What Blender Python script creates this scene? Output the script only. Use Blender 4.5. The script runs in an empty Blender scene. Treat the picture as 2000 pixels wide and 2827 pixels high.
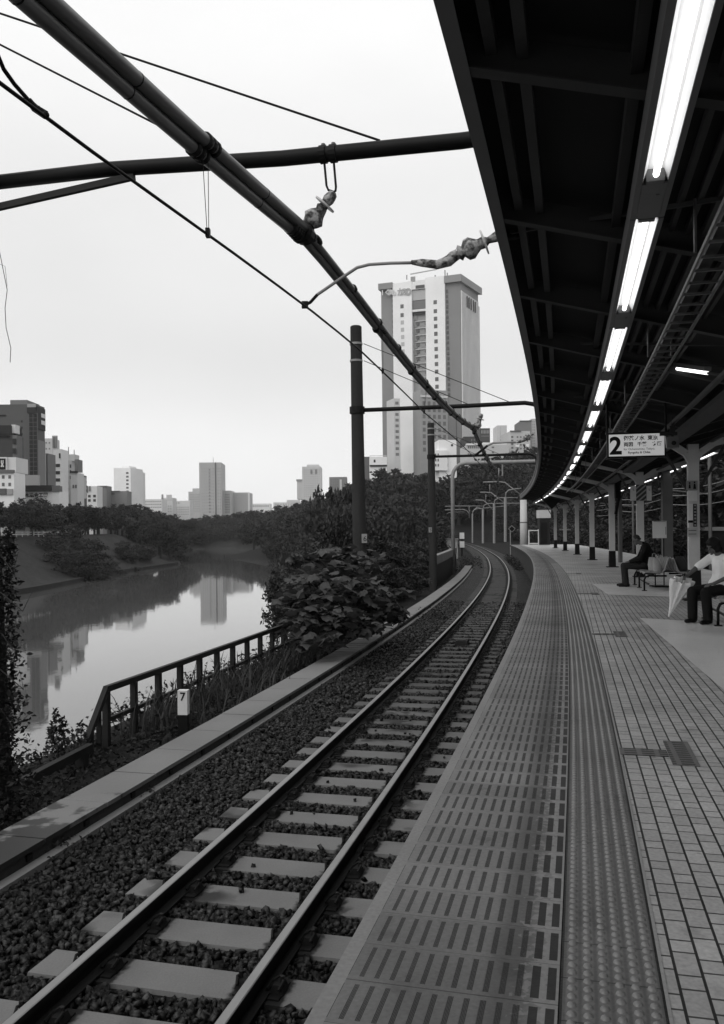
import bpy, bmesh, math, random
import numpy as np
from mathutils import Vector, Matrix
random.seed(7); RNG = np.random.default_rng(7)
R = math.radians
scn = bpy.context.scene
COL = scn.collection

# ---------------------------------------------------------------- camera
EYE = 1.48                      # eye height above the platform floor (z = 0)
F_PX, CX, CY, ROLL = 2350.0, 1000.0, 1466.0, R(0.6)
cam_d = bpy.data.cameras.new('camera'); cam = bpy.data.objects.new('camera', cam_d); COL.objects.link(cam)
cam_d.sensor_fit = 'HORIZONTAL'; cam_d.sensor_width = 36.0
cam_d.lens = 36.0 * F_PX / 2000.0
cam_d.shift_y = (CY - 2827 / 2) / 2000.0
cam_d.clip_start = 0.05; cam_d.clip_end = 9000
cam.matrix_world = Matrix.Translation((0, 0, EYE)) @ Matrix.Rotation(R(90), 4, 'X') @ Matrix.Rotation(-ROLL, 4, 'Z')
scn.camera = cam
scn.render.resolution_x, scn.render.resolution_y = 724, 1024

# ---------------------------------------------------------------- world: overcast daylight sky (grey, the photo is black and white)
SUN_EL, SUN_AZ = R(42), R(-140)
w = bpy.data.worlds.new('World'); scn.world = w; w.use_nodes = True
nt = w.node_tree; nt.nodes.clear()
out = nt.nodes.new('ShaderNodeOutputWorld'); bg = nt.nodes.new('ShaderNodeBackground')
sky = nt.nodes.new('ShaderNodeTexSky'); sky.sky_type = 'NISHITA'; sky.sun_disc = False
sky.sun_elevation = SUN_EL; sky.sun_rotation = SUN_AZ; sky.dust_density = 4.0; sky.air_density = 1.0
bw = nt.nodes.new('ShaderNodeRGBToBW'); nt.links.new(sky.outputs[0], bw.inputs[0])
tc = nt.nodes.new('ShaderNodeTexCoord')
sep = nt.nodes.new('ShaderNodeSeparateXYZ'); nt.links.new(tc.outputs['Generated'], sep.inputs[0])
rmp = nt.nodes.new('ShaderNodeValToRGB'); nt.links.new(sep.outputs[2], rmp.inputs[0])
cr = rmp.color_ramp; cr.interpolation = 'EASE'
SKYR = [(0.0, .86), (.09, .87), (.20, .74), (.33, .80), (.52, .90), (1.0, .86)]
cr.elements[0].position, cr.elements[0].color = 0, (SKYR[0][1],) * 3 + (1,)
cr.elements[1].position, cr.elements[1].color = 1, (SKYR[-1][1],) * 3 + (1,)
for p_, v_ in SKYR[1:-1]:
    e = cr.elements.new(p_); e.color = (v_, v_, v_, 1)
nz = nt.nodes.new('ShaderNodeTexNoise'); nz.inputs['Scale'].default_value = 2.2; nz.inputs['Detail'].default_value = 4
mp = nt.nodes.new('ShaderNodeMapping'); mp.inputs['Scale'].default_value = (1, 1, 2.5)
nt.links.new(tc.outputs['Generated'], mp.inputs[0]); nt.links.new(mp.outputs[0], nz.inputs['Vector'])
def wmath(op, a, b):
    n = nt.nodes.new('ShaderNodeMath'); n.operation = op
    for i, v in enumerate((a, b)):
        if isinstance(v, (int, float)): n.inputs[i].default_value = v
        else: nt.links.new(v, n.inputs[i])
    return n.outputs[0]
cloud = wmath('ADD', wmath('MULTIPLY', nz.outputs[0], 0.24), 0.88)
over = wmath('MULTIPLY', wmath('MULTIPLY', rmp.outputs[0], cloud), 9.3)
tot = wmath('ADD', over, wmath('MULTIPLY', bw.outputs[0], 0.05))
nt.links.new(tot, bg.inputs[0]); bg.inputs[1].default_value = 0.10
nt.links.new(bg.outputs[0], out.inputs[0])
sun_d = bpy.data.lights.new('sun', 'SUN'); sun_d.energy = 0.9; sun_d.angle = R(50); sun_d.color = (1, .985, .96)
sun = bpy.data.objects.new('sun', sun_d); COL.objects.link(sun)
sd = Vector((math.sin(SUN_AZ) * math.cos(SUN_EL), math.cos(SUN_AZ) * math.cos(SUN_EL), math.sin(SUN_EL)))
sun.rotation_euler = sd.to_track_quat('Z', 'Y').to_euler(); sun.location = (0, 0, 40)
scn.view_settings.view_transform = 'Standard'; scn.view_settings.look = 'None'
scn.view_settings.exposure = 0.22; scn.view_settings.gamma = 1.0; scn.view_settings.use_curve_mapping = False
scn.cycles.max_bounces = 8; scn.cycles.diffuse_bounces = 4; scn.cycles.glossy_bounces = 4
scn.cycles.use_denoising = True
scn.cycles.sample_clamp_indirect = 6.0

# ---------------------------------------------------------------- track alignment: heading (from +Y) against arc length
KN = np.array([-15, 5, 15, 25, 40, 60, 90, 130, 200, 260.])
KT = np.array([.3026, .247, .224, .2094, .1837, .1485, .1123, .087, .0525, .023])
_S = np.arange(-15, 260.01, .25); _T = np.interp(_S, KN, KT)
_X = np.concatenate([[0], np.cumsum(np.sin(_T) * .25)[:-1]]); _Y = np.concatenate([[0], np.cumsum(np.cos(_T) * .25)[:-1]])
_X = _X - _X[60] - 2.579; _Y = _Y - _Y[60]
def th(s): return float(np.interp(s, _S, _T))
def P(s, lat, z=0.0):
    t = th(s)
    return Vector((float(np.interp(s, _S, _X)) + lat * math.cos(t), float(np.interp(s, _S, _Y)) - lat * math.sin(t), z))
def ray(x, y):
    u, v = x - CX, CY - y
    return (u * math.cos(ROLL) + v * math.sin(ROLL)) / F_PX, (-u * math.sin(ROLL) + v * math.cos(ROLL)) / F_PX
def at(x, y, Y):                # world point seen at photo pixel (x, y) at depth Y
    a, b = ray(x, y); return Vector((a * Y, Y, EYE + b * Y))
RAIL_Z = -1.178; GROUND = -1.42; WATER = -6.02
EDGE = 1.66                     # platform edge, metres right of the track centre

# ---------------------------------------------------------------- procedural materials
class X_:                       # tiny expression helper over math nodes
    def __init__(s, t, o): s.t, s.o = t, o
    def _m(s, op, *a):
        n = s.t.nodes.new('ShaderNodeMath'); n.operation = op
        for i, v in enumerate((s,) + a):
            if isinstance(v, X_): s.t.links.new(v.o, n.inputs[i])
            else: n.inputs[i].default_value = v
        return X_(s.t, n.outputs[0])
    def __add__(s, b): return s._m('ADD', b)
    __radd__ = __add__
    def __sub__(s, b): return s._m('SUBTRACT', b)
    def __rsub__(s, b): return (s * -1) + b
    def __mul__(s, b): return s._m('MULTIPLY', b)
    __rmul__ = __mul__
    def __truediv__(s, b): return s._m('DIVIDE', b)
    def floor(s): return s._m('FLOOR')
    def fract(s): return s._m('FRACT')
    def mod(s, b): return s._m('FLOORED_MODULO', b)
    def lt(s, b): return s._m('LESS_THAN', b)
    def gt(s, b): return s._m('GREATER_THAN', b)
    def mx(s, b): return s._m('MAXIMUM', b)
    def mn(s, b): return s._m('MINIMUM', b)
    def abs(s): return s._m('ABSOLUTE')
    def clamp(s): return s._m('MAXIMUM', 0.0)._m('MINIMUM', 1.0)
    def step(s, a, b):          # smooth 0..1 between a and b
        n = s.t.nodes.new('ShaderNodeMapRange'); n.interpolation_type = 'SMOOTHSTEP'
        s.t.links.new(s.o, n.inputs[0]); n.inputs[1].default_value = a; n.inputs[2].default_value = b
        return X_(s.t, n.outputs[0])
def new_mat(name):
    m = bpy.data.materials.new(name); m.use_nodes = True
    t = m.node_tree; b = t.nodes['Principled BSDF']
    return m, t, b
def pos(t):
    g = t.nodes.new('ShaderNodeNewGeometry'); return g.outputs['Position']
def noise(t, scale, detail=3, vec=None, stretch=None):
    n = t.nodes.new('ShaderNodeTexNoise'); n.inputs['Scale'].default_value = scale; n.inputs['Detail'].default_value = detail
    v = vec or pos(t)
    if stretch:
        mpn = t.nodes.new('ShaderNodeMapping'); mpn.inputs['Scale'].default_value = stretch
        t.links.new(v, mpn.inputs[0]); v = mpn.outputs[0]
    t.links.new(v, n.inputs['Vector']); return X_(t, n.outputs[0])
def whash(t, a, b=None):
    n = t.nodes.new('ShaderNodeTexWhiteNoise'); n.noise_dimensions = '2D'
    c = t.nodes.new('ShaderNodeCombineXYZ'); t.links.new(a.o, c.inputs[0])
    if b is not None: t.links.new(b.o, c.inputs[1])
    t.links.new(c.outputs[0], n.inputs['Vector']); return X_(t, n.outputs['Value'])
def setcol(t, b, v): t.links.new(v.o, b.inputs['Base Color'])
def bump(t, b, h, dist=.01, strength=.6):
    n = t.nodes.new('ShaderNodeBump'); n.inputs['Distance'].default_value = dist; n.inputs['Strength'].default_value = strength
    t.links.new(h.o, n.inputs['Height']); t.links.new(n.outputs[0], b.inputs['Normal'])
_mc = {}
def mat(name, g, rough=.65, var=.35, scale=3., bmp=0., bscale=60., spec=.4, metal=0., stretch=None, fine=0.):
    if name in _mc: return _mc[name]
    if g < .07 and spec == .4: spec = .12
    m, t, b = new_mat(name); _mc[name] = m
    c = (noise(t, scale, 5, stretch=stretch) - .5) * (2 * var) + 1.0
    if fine: c = c * ((noise(t, scale * 14, 3) - .5) * (2 * fine) + 1.0)
    setcol(t, b, (c * g).mx(.002))
    b.inputs['Roughness'].default_value = rough; b.inputs['Specular IOR Level'].default_value = spec; b.inputs['Metallic'].default_value = metal
    if bmp: bump(t, b, noise(t, bscale, 4), bmp)
    return m
def emis(name, v, base=.8):
    m, t, b = new_mat(name); b.inputs['Base Color'].default_value = (base,) * 3 + (1,)
    b.inputs['Emission Color'].default_value = (1, 1, 1, 1); b.inputs['Emission Strength'].default_value = v
    return m
def leaf_mat(name, g, var=.45, scale=.6, trans=.25):
    m, t, b = new_mat(name)
    n = t.nodes.new('ShaderNodeObjectInfo')
    rnd = X_(t, n.outputs['Random'])
    c = ((noise(t, scale, 4) - .5) * (2 * var) + 1.0) * (rnd * .5 + .75) * ((noise(t, scale * 9, 2) - .5) * .9 + 1.0)
    setcol(t, b, (c * g).mx(.004)); b.inputs['Roughness'].default_value = .5; b.inputs['Specular IOR Level'].default_value = .13
    tr = t.nodes.new('ShaderNodeBsdfTranslucent'); t.links.new((c * g).mx(.004).o, tr.inputs[0])
    mx = t.nodes.new('ShaderNodeMixShader'); mx.inputs[0].default_value = trans
    o = t.nodes['Material Output']
    t.links.new(b.outputs[0], mx.inputs[1]); t.links.new(tr.outputs[0], mx.inputs[2]); t.links.new(mx.outputs[0], o.inputs[0])
    return m

# ---------------------------------------------------------------- mesh building
class MB:
    def __init__(s): s.v, s.f, s.uv = [], [], None
    def add(s, V, F):
        k = len(s.v); s.v += [tuple(p) for p in V]; s.f += [tuple(i + k for i in f) for f in F]; return s
    def box(s, c, d, rz=0., M=None):
        x, y, z = d[0] / 2, d[1] / 2, d[2] / 2
        V = [Vector((sx * x, sy * y, sz * z)) for sz in (-1, 1) for sx, sy in ((-1, -1), (1, -1), (1, 1), (-1, 1))]
        if M is None: M = Matrix.Translation(Vector(c)) @ Matrix.Rotation(rz, 4, 'Z')
        return s.add([M @ p for p in V], [(3, 2, 1, 0), (4, 5, 6, 7), (0, 1, 5, 4), (1, 2, 6, 5), (2, 3, 7, 6), (3, 0, 4, 7)])
    def tbox(s, c, d, top, rz=0.):        # tapered box: top size differs
        x, y, z = d[0] / 2, d[1] / 2, d[2] / 2
        V = []
        for sz, (a, b) in ((-1, (x, y)), (1, (top[0] / 2, top[1] / 2))):
            V += [Vector((sx * a, sy * b, sz * z)) for sx, sy in ((-1, -1), (1, -1), (1, 1), (-1, 1))]
        M = Matrix.Translation(Vector(c)) @ Matrix.Rotation(rz, 4, 'Z')
        return s.add([M @ p for p in V], [(3, 2, 1, 0), (4, 5, 6, 7), (0, 1, 5, 4), (1, 2, 6, 5), (2, 3, 7, 6), (3, 0, 4, 7)])
    def bar(s, a, b, wd, ht, up=(0, 0, 1)):   # rectangular bar from a to b
        a, b = Vector(a), Vector(b); d = (b - a); L = d.length; d.normalize()
        u = Vector(up); r = d.cross(u)
        if r.length < 1e-4: r = d.cross(Vector((1, 0, 0)))
        r.normalize(); u = r.cross(d)
        V = []
        for p in (a, b):
            V += [p + r * (wd / 2 * i) + u * (ht / 2 * j) for i, j in ((-1, -1), (1, -1), (1, 1), (-1, 1))]
        return s.add(V, [(0, 1, 2, 3), (7, 6, 5, 4), (0, 4, 5, 1), (1, 5, 6, 2), (2, 6, 7, 3), (3, 7, 4, 0)])
    def tube(s, pts, r, n=10, caps=True):
        pts = [Vector(p) for p in pts]; m = len(pts)
        rs = r if isinstance(r, (list, tuple)) else [r] * m
        V, F = [], []; pu = None
        for i, p in enumerate(pts):
            d = (pts[min(i + 1, m - 1)] - pts[max(i - 1, 0)]).normalized()
            if pu is None:
                pu = d.cross(Vector((0, 0, 1)))
                if pu.length < 1e-3: pu = d.cross(Vector((1, 0, 0)))
            pu = (pu - d * pu.dot(d)).normalized(); q = d.cross(pu)
            for k in range(n):
                a = 2 * math.pi * k / n
                V.append(p + (pu * math.cos(a) + q * math.sin(a)) * rs[i])
        for i in range(m - 1):
            for k in range(n):
                a, b = i * n + k, i * n + (k + 1) % n
                F.append((a, b, b + n, a + n))
        if caps: F += [tuple(range(n - 1, -1, -1)), tuple(range((m - 1) * n, m * n))]
        return s.add(V, F)
    def lathe(s, a, d, prof, n=16):           # prof: (distance along d, radius)
        a, d = Vector(a), Vector(d).normalized()
        return s.tube([a + d * t for t, _ in prof], [max(r, 1e-4) for _, r in prof], n)
    def prism(s, poly, z0, z1):               # poly: xy list
        n = len(poly)
        V = [(x, y, z0) for x, y in poly] + [(x, y, z1) for x, y in poly]
        return s.add(V, [tuple(range(n - 1, -1, -1)), tuple(range(n, 2 * n))] + [(i, (i + 1) % n, (i + 1) % n + n, i + n) for i in range(n)])
    def sweep(s, prof, s0, s1, ds=1.0, closed=True, uv=False):   # prof: (lat, z)
        k = max(1, int(round((s1 - s0) / ds))); n = len(prof); V, F = [], []
        if uv and s.uv is None: s.uv = []
        for i in range(k + 1):
            sv = s0 + (s1 - s0) * i / k
            for lat, z in prof: V.append(P(sv, lat, z))
            if uv: s.uv += [(lat, sv) for lat, z in prof]
        e = n if closed else n - 1
        for i in range(k):
            for j in range(e):
                a, b = i * n + j, i * n + (j + 1) % n
                F.append((a, b, b + n, a + n))
        if closed: F += [tuple(range(n)), tuple(range(k * n + n - 1, k * n - 1, -1))]
        return s.add(V, F)
    def build(s, name, m, parent=None, smooth=False, world=True):
        me = bpy.data.meshes.new(name)
        V = s.v
        if parent is not None and world:
            Mi = root_matrix(parent).inverted(); V = [Mi @ Vector(p) for p in V]
        me.from_pydata([tuple(p) for p in V], [], s.f); me.update()
        if s.uv:
            ul = me.uv_layers.new(name='UVMap')
            li = np.empty(len(me.loops), dtype=np.int32); me.loops.foreach_get('vertex_index', li)
            ul.data.foreach_set('uv', np.array(s.uv, dtype=np.float32)[li].ravel())
        bm = bmesh.new(); bm.from_mesh(me); bmesh.ops.recalc_face_normals(bm, faces=bm.faces); bm.to_mesh(me); bm.free()
        return link(name, me, m, parent, smooth)
def root_matrix(o):
    M = Matrix.Identity(4)
    while o is not None:
        M = o.matrix_basis @ M; o = o.parent
    return M
def link(name, me, m=None, parent=None, smooth=False):
    o = bpy.data.objects.new(name, me); COL.objects.link(o)
    if m and not me.materials: me.materials.append(m)
    if parent is not None: o.parent = parent
    if smooth: me.polygons.foreach_set('use_smooth', [True] * len(me.polygons))
    return o
def np_mesh(name, V, F):
    me = bpy.data.meshes.new(name); k = F.shape[1]
    me.vertices.add(len(V)); me.vertices.foreach_set('co', V.astype(np.float32).ravel())
    me.loops.add(F.size); me.loops.foreach_set('vertex_index', F.astype(np.int32).ravel())
    me.polygons.add(len(F)); me.polygons.foreach_set('loop_start', np.arange(0, F.size, k, dtype=np.int32))
    try: me.polygons.foreach_set('loop_total', np.full(len(F), k, dtype=np.int32))
    except Exception: pass
    me.update(calc_edges=True); me.validate(); return me
def tag(o, label=None, cat=None, group=None, kind=None):
    if label: o['label'] = label
    if cat: o['category'] = cat
    if group: o['group'] = group
    if kind: o['kind'] = kind
    return o
def thing(name, label, cat, loc=(0, 0, 0), rz=0., group=None):
    o = bpy.data.objects.new(name, None); COL.objects.link(o); o.empty_display_size = .2
    o.matrix_basis = Matrix.Translation(Vector(loc)) @ Matrix.Rotation(rz, 4, 'Z')
    return tag(o, label, cat, group)
def clone(o, M=None, label=None, group=None, parent=None):
    c = o.copy(); COL.objects.link(c)
    if parent is not None: c.parent = parent
    if M is not None: c.matrix_basis = M
    if label: c['label'] = label
    if group: c['group'] = group
    for ch in list(o.children): clone(ch, parent=c)
    return c
def frame(s, lat, z=0.):       # local x = right of track, y = along track
    return Matrix.Translation(P(s, lat, z)) @ Matrix.Rotation(-th(s), 4, 'Z')
def text_mesh(body, size, depth=.002, align='LEFT', bold=0.):
    cu = bpy.data.curves.new('lettering', 'FONT'); cu.body = body; cu.size = size; cu.extrude = depth; cu.align_x = align; cu.offset = bold
    ob = bpy.data.objects.new('lettering', cu); COL.objects.link(ob)
    dg = bpy.context.evaluated_depsgraph_get(); dg.update()
    me = bpy.data.meshes.new_from_object(ob.evaluated_get(dg))
    bpy.data.objects.remove(ob); bpy.data.curves.remove(cu); me.name = 'lettering'; return me
def lettering(body, size, M, m, parent, depth=.002, align='LEFT', bold=0., name='lettering'):
    me = text_mesh(body, size, depth, align, bold); me.materials.clear()
    o = link(name, me, m, parent); o.matrix_basis = M; return o
TXT = Matrix.Rotation(R(90), 4, 'X')   # text standing up, read from -Y
def ordinal(i): return ['first', 'second', 'third', 'fourth', 'fifth', 'sixth', 'seventh', 'eighth', 'ninth', 'tenth', 'eleventh', 'twelfth', 'thirteenth', 'fourteenth', 'fifteenth', 'sixteenth', 'seventeenth', 'eighteenth', 'nineteenth', 'twentieth'][i]

# shared materials
M_CONC = mat('concrete', .16, .7, .35, 1.5, .004, 80, fine=.15)
M_CONCD = mat('dark_concrete', .05, .8, .5, 1.2, .006, 50, fine=.2)
M_BLACK = mat('black_steel', .008, .5, .4, 4)
M_STEEL = mat('painted_steel', .10, .5, .25, 3)
M_DSTEEL = mat('dark_painted_steel', .022, .55, .3, 3)
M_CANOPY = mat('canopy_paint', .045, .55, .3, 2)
M_WHITE = mat('white_paint', .62, .55, .18, 2, fine=.05)
M_GALV = mat('galvanised_steel', .24, .5, .3, 5)
M_RUST = mat('rail_rust', .010, .7, .4, 6, .002, 120, spec=.2)
M_RAILTOP = mat('worn_rail_steel', .24, .42, .2, 4, metal=.35)
def _ins():
    m, t, b = new_mat('cloth_wrapped_porcelain')
    a = noise(t, 16, 4).step(.42, .62); c = noise(t, 45, 3).step(.35, .7)
    setcol(t, b, a * .30 + c * .10 + .03); b.inputs['Roughness'].default_value = .6; b.inputs['Specular IOR Level'].default_value = .2
    bump(t, b, noise(t, 30, 4), .02, .9); return m
M_INS = _ins()
M_BARK = mat('bark', .045, .9, .4, 6, .01, 30)
M_GLASSD = mat('dark_window_glass', .05, .2, .3, .4, spec=.5)
# ================================================================ SETTING: ground, water, banks
S0, S1 = -14.5, 235.0
g = MB(); g.add([(-840, -340, -9), (840, -340, -9), (840, 1180, -9), (-840, 1180, -9)], [(0, 1, 2, 3)])
tag(g.build('ground', mat('far_ground', .12, .9, .4, .02)), kind='structure')

def water_mat():
    m, t, b = new_mat('moat_water')
    b.inputs['Base Color'].default_value = (.085, .085, .085, 1); b.inputs['Roughness'].default_value = .035
    b.inputs['IOR'].default_value = 2.2; b.inputs['Specular IOR Level'].default_value = .5
    n = noise(t, .55, 3, stretch=(1.0, .5, 1)) * .6 + noise(t, 2.2, 2, stretch=(1, .6, 1)) * .25
    bump(t, b, n, .03, .16); return m
g = MB(); g.add([(-130, -60, WATER), (60, -60, WATER), (60, 520, WATER), (-130, 520, WATER)], [(0, 1, 2, 3)])
tag(g.build('moat_water', water_mat()), kind='structure')

def soil_mat(name, g0):
    m, t, b = new_mat(name)
    c = noise(t, .35, 4) * .9 + noise(t, 1.7, 4) * 1.2 + noise(t, 9, 3) * .8 - .45
    setcol(t, b, (c * g0).mx(.003)); b.inputs['Roughness'].default_value = .9; b.inputs['Specular IOR Level'].default_value = .06
    bump(t, b, noise(t, 14, 5), .05, .8); return m
M_SOIL = soil_mat('dark_soil', .016); M_GRASS = soil_mat('bank_grass', .034); M_WOODF = soil_mat('wood_floor', .013)
g = MB()
g.sweep([(-16, -8.5), (-9.5, -4.2), (-5.6, -2.0), (-4.6, -1.62), (-4.0, -1.48), (-2.4, -1.44), (-1.8, -1.50), (6.5, -1.5), (15.2, -1.5), (15.2, -9)], S0, 95, 2.5, closed=False)
tag(g.build('embankment', M_SOIL, smooth=True), kind='structure')

# the wooded spit the line runs on to further away, rising to the hill on the right
def grid(name, m, xs, ys, hf, label=None):
    V = np.array([(x, y, hf(x, y)) for y in ys for x in xs]); nx = len(xs)
    F = np.array([(j * nx + i, j * nx + i + 1, (j + 1) * nx + i + 1, (j + 1) * nx + i) for j in range(len(ys) - 1) for i in range(nx - 1)])
    o = link(name, np_mesh(name, V, F), m, smooth=True); return tag(o, kind='structure')
def sm(a, b, x):
    t = min(1., max(0., (x - a) / (b - a))); return t * t * (3 - 2 * t)
def lat_of(x, y):
    i = int(np.argmin((_X - x) ** 2 + (_Y - y) ** 2)); t = _T[i]
    return (x - _X[i]) * math.cos(t) - (y - _Y[i]) * math.sin(t), _S[i]
def hill_h(x, y):
    lat, s = lat_of(x, y)
    if y > 250: lat = x - 24.
    base = -1.55
    up = sm(13.5, 34, lat) * 13 + sm(30, 90, lat) * 8         # hillside on the right of the tracks
    far = sm(190, 300, y) * sm(-60, 40, x) * 13
    dn = -sm(-3.5, -11 - .06 * max(0, min(y, 300) - 40), lat) * 6.6 * (1 - sm(205, 260, y) * sm(-60, 5, x)) if lat < 0 else 0
    return base + max(up, far if lat < 6 or y > 215 else 0) + dn
HX = list(np.linspace(-60, 140, 61)); HY = list(np.linspace(92, 470, 64))
grid('hill', M_WOODF, HX, HY, hill_h)
g = MB(); g.sweep([(15.2, -1.5), (15.2, 1.2), (17.5, 1.55), (24, 7.5), (36, 13), (60, 17), (60, -6)], S0, 95, 3, closed=False)
tag(g.build('hillside', M_WOODF, smooth=True), kind='structure')

# left bank: grass slope up from the moat, level top with a road
def left_h(x, y):
    edge = -44.5 - sm(190, 330, y) * 30 + 1.2 * math.sin(y * .07)
    d = edge - x
    if d < 0: return WATER - 1.2 + max(d, -4) * .2
    z = WATER + .35 + sm(0, 17, d) * 6.9
    return z + .15 * math.sin(x * .9 + y * .6)
ds = [-6, -2, 0, .01] + list(np.linspace(.8, 19, 22)) + [24, 40, 70, 110]
ys_ = np.linspace(60, 440, 150)
edge_ = lambda y: -44.5 - sm(190, 330, y) * 30 + 1.2 * math.sin(y * .07)
V = np.array([(edge_(y) - d, y, left_h(edge_(y) - d, y)) for y in ys_ for d in ds]); nx = len(ds)
F = np.array([(j * nx + i, j * nx + i + 1, (j + 1) * nx + i + 1, (j + 1) * nx + i) for j in range(len(ys_) - 1) for i in range(nx - 1)])
tag(link('grass_bank', np_mesh('grass_bank', V, F), M_GRASS, smooth=True), kind='structure')
g = MB(); g.box((-140, 240, 1.02), (130, 400, .06)); tag(g.build('bank_road', mat('asphalt', .06, .85, .3, .5)), kind='structure')
g = MB()                                                       # low stone edging along the water
ys = np.linspace(70, 200, 40)
for a, b in zip(ys[:-1], ys[1:]):
    ea = -44.5 - sm(190, 330, a) * 30 + 1.2 * math.sin(a * .07); eb = -44.5 - sm(190, 330, b) * 30 + 1.2 * math.sin(b * .07)
    g.bar((ea + .25, a, WATER + .2), (eb + .25, b, WATER + .2), .5, 1.0)
tag(g.build('stone_edging', mat('mossy_stone', .025, .85, .5, .8)), 'low mossy stone edging between the grass bank and the moat water', 'edging')
def far_h(x, y):
    d = y - (398 - .12 * (x + 60) + 2 * math.sin(x * .12))
    if d < 0: return WATER - 1
    return WATER + .3 + sm(0, 16, d) * 4.5 + sm(14, 70, d) * 5 + sm(-70, 30, x) * sm(5, 60, d) * 7
grid('far_bank', M_GRASS, list(np.linspace(-190, 60, 60)), list(np.linspace(385, 640, 50)), far_h)

# ================================================================ ballast
def ballast_mat():
    m, t, b = new_mat('ballast_stone')
    n = t.nodes.new('ShaderNodeTexVoronoi'); n.inputs['Scale'].default_value = 17
    t.links.new(pos(t), n.inputs['Vector'])
    v = X_(t, n.outputs['Distance']); sepc = t.nodes.new('ShaderNodeSeparateColor'); t.links.new(n.outputs['Color'], sepc.inputs[0])
    c = X_(t, sepc.outputs[0]) * .020 + .006
    setcol(t, b, c * (noise(t, 1.1, 3) * 1.2 + .4)); b.inputs['Roughness'].default_value = .6
    b.inputs['Specular IOR Level'].default_value = .08; bump(t, b, (v * -1.0), .06, .9); return m
M_BAL = ballast_mat()
g = MB(); g.sweep([(-1.80, -1.55), (-1.80, -1.262), (-1.5, -1.30), (-1.1, -1.368), (0, -1.372), (1.1, -1.37), (1.5, -1.40), (2.1, -1.46)], S0, 230, 1.5, closed=False)
BAL = g.build('ballast', M_BAL, smooth=True); tag(BAL, kind='stuff')
# loose stones on top, one mesh
PITCH, SL0 = .612, 5.565
def stones(n, s0, s1, l0, l1, rmin, rmax, z0):
    tv = np.array([(-1, -1, -1), (1, -1, -1), (1, 1, -1), (-1, 1, -1), (-1, -1, 1), (1, -1, 1), (1, 1, 1), (-1, 1, 1)]) * .72
    tf = np.array([(0, 3, 2), (0, 2, 1), (4, 5, 6), (4, 6, 7), (0, 1, 5), (0, 5, 4), (1, 2, 6), (1, 6, 5), (2, 3, 7), (2, 7, 6), (3, 0, 4), (3, 4, 7)])
    s = RNG.uniform(s0, s1, n); lat = RNG.uniform(l0, l1, n)
    ph = np.abs(((s - SL0) / PITCH + .5) % 1 - .5) * PITCH
    keep = ~((np.abs(lat) < 1.03) & (ph < .185)) | (RNG.random(n) < .002)
    s, lat, ph = s[keep], lat[keep], ph[keep]; n = len(s)
    t = np.interp(s, _S, _T); x = np.interp(s, _S, _X) + lat * np.cos(t); y = np.interp(s, _S, _Y) - lat * np.sin(t)
    r = RNG.uniform(rmin, rmax, n)
    z = z0 + RNG.uniform(-.02, .018, n) + np.interp(lat, [-1.8, -1.5, -1.05, -1.0, 1.0, 1.6], [.118, .08, .012, .008, .008, -.02])
    on = (np.abs(lat) < 1.03) & (ph < .185); z = np.where(on, RAIL_Z - .16 + r * .4, z)
    sc = r[:, None, None] * RNG.uniform(.45, 1.25, (n, 1, 3)) * RNG.uniform(.45, 1.3, (n, 8, 3))
    q = RNG.normal(size=(n, 4)); q /= np.linalg.norm(q, axis=1)[:, None]
    a, b, c, d = q.T
    Rm = np.stack([1 - 2 * (c * c + d * d), 2 * (b * c - a * d), 2 * (b * d + a * c), 2 * (b * c + a * d), 1 - 2 * (b * b + d * d), 2 * (c * d - a * b), 2 * (b * d - a * c), 2 * (c * d + a * b), 1 - 2 * (b * b + c * c)], 1).reshape(n, 3, 3)
    V = np.einsum('nij,nkj->nki', Rm, tv[None] * sc) + np.stack([x, y, z], 1)[:, None, :]
    F = tf[None] + (np.arange(n) * 8)[:, None, None]
    return V.reshape(-1, 3), F.reshape(-1, 3)
A1 = stones(36000, 3.6, 13.5, -1.80, 1.62, .016, .047, -1.372)
A2 = stones(17000, 13.5, 34, -1.8, 1.9, .035, .065, -1.375)
V = np.concatenate([A1[0], A2[0]]); F = np.concatenate([A1[1], A2[1] + len(A1[0])])
def stone_mat():
    m, t, b = new_mat('loose_stone')
    c = (noise(t, 11, 2) - .33)* 0.0 + noise(t, 24, 3).step(.42, .72) * .072 * (noise(t, 1.0, 3) * 1.5 + .2) + .004
    setcol(t, b, c); b.inputs['Roughness'].default_value = .5; b.inputs['Specular IOR Level'].default_value = .14; return m
st = link('loose_stone', np_mesh('loose_stone', V, F), stone_mat(), BAL); tag(st, kind='stuff')

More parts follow.
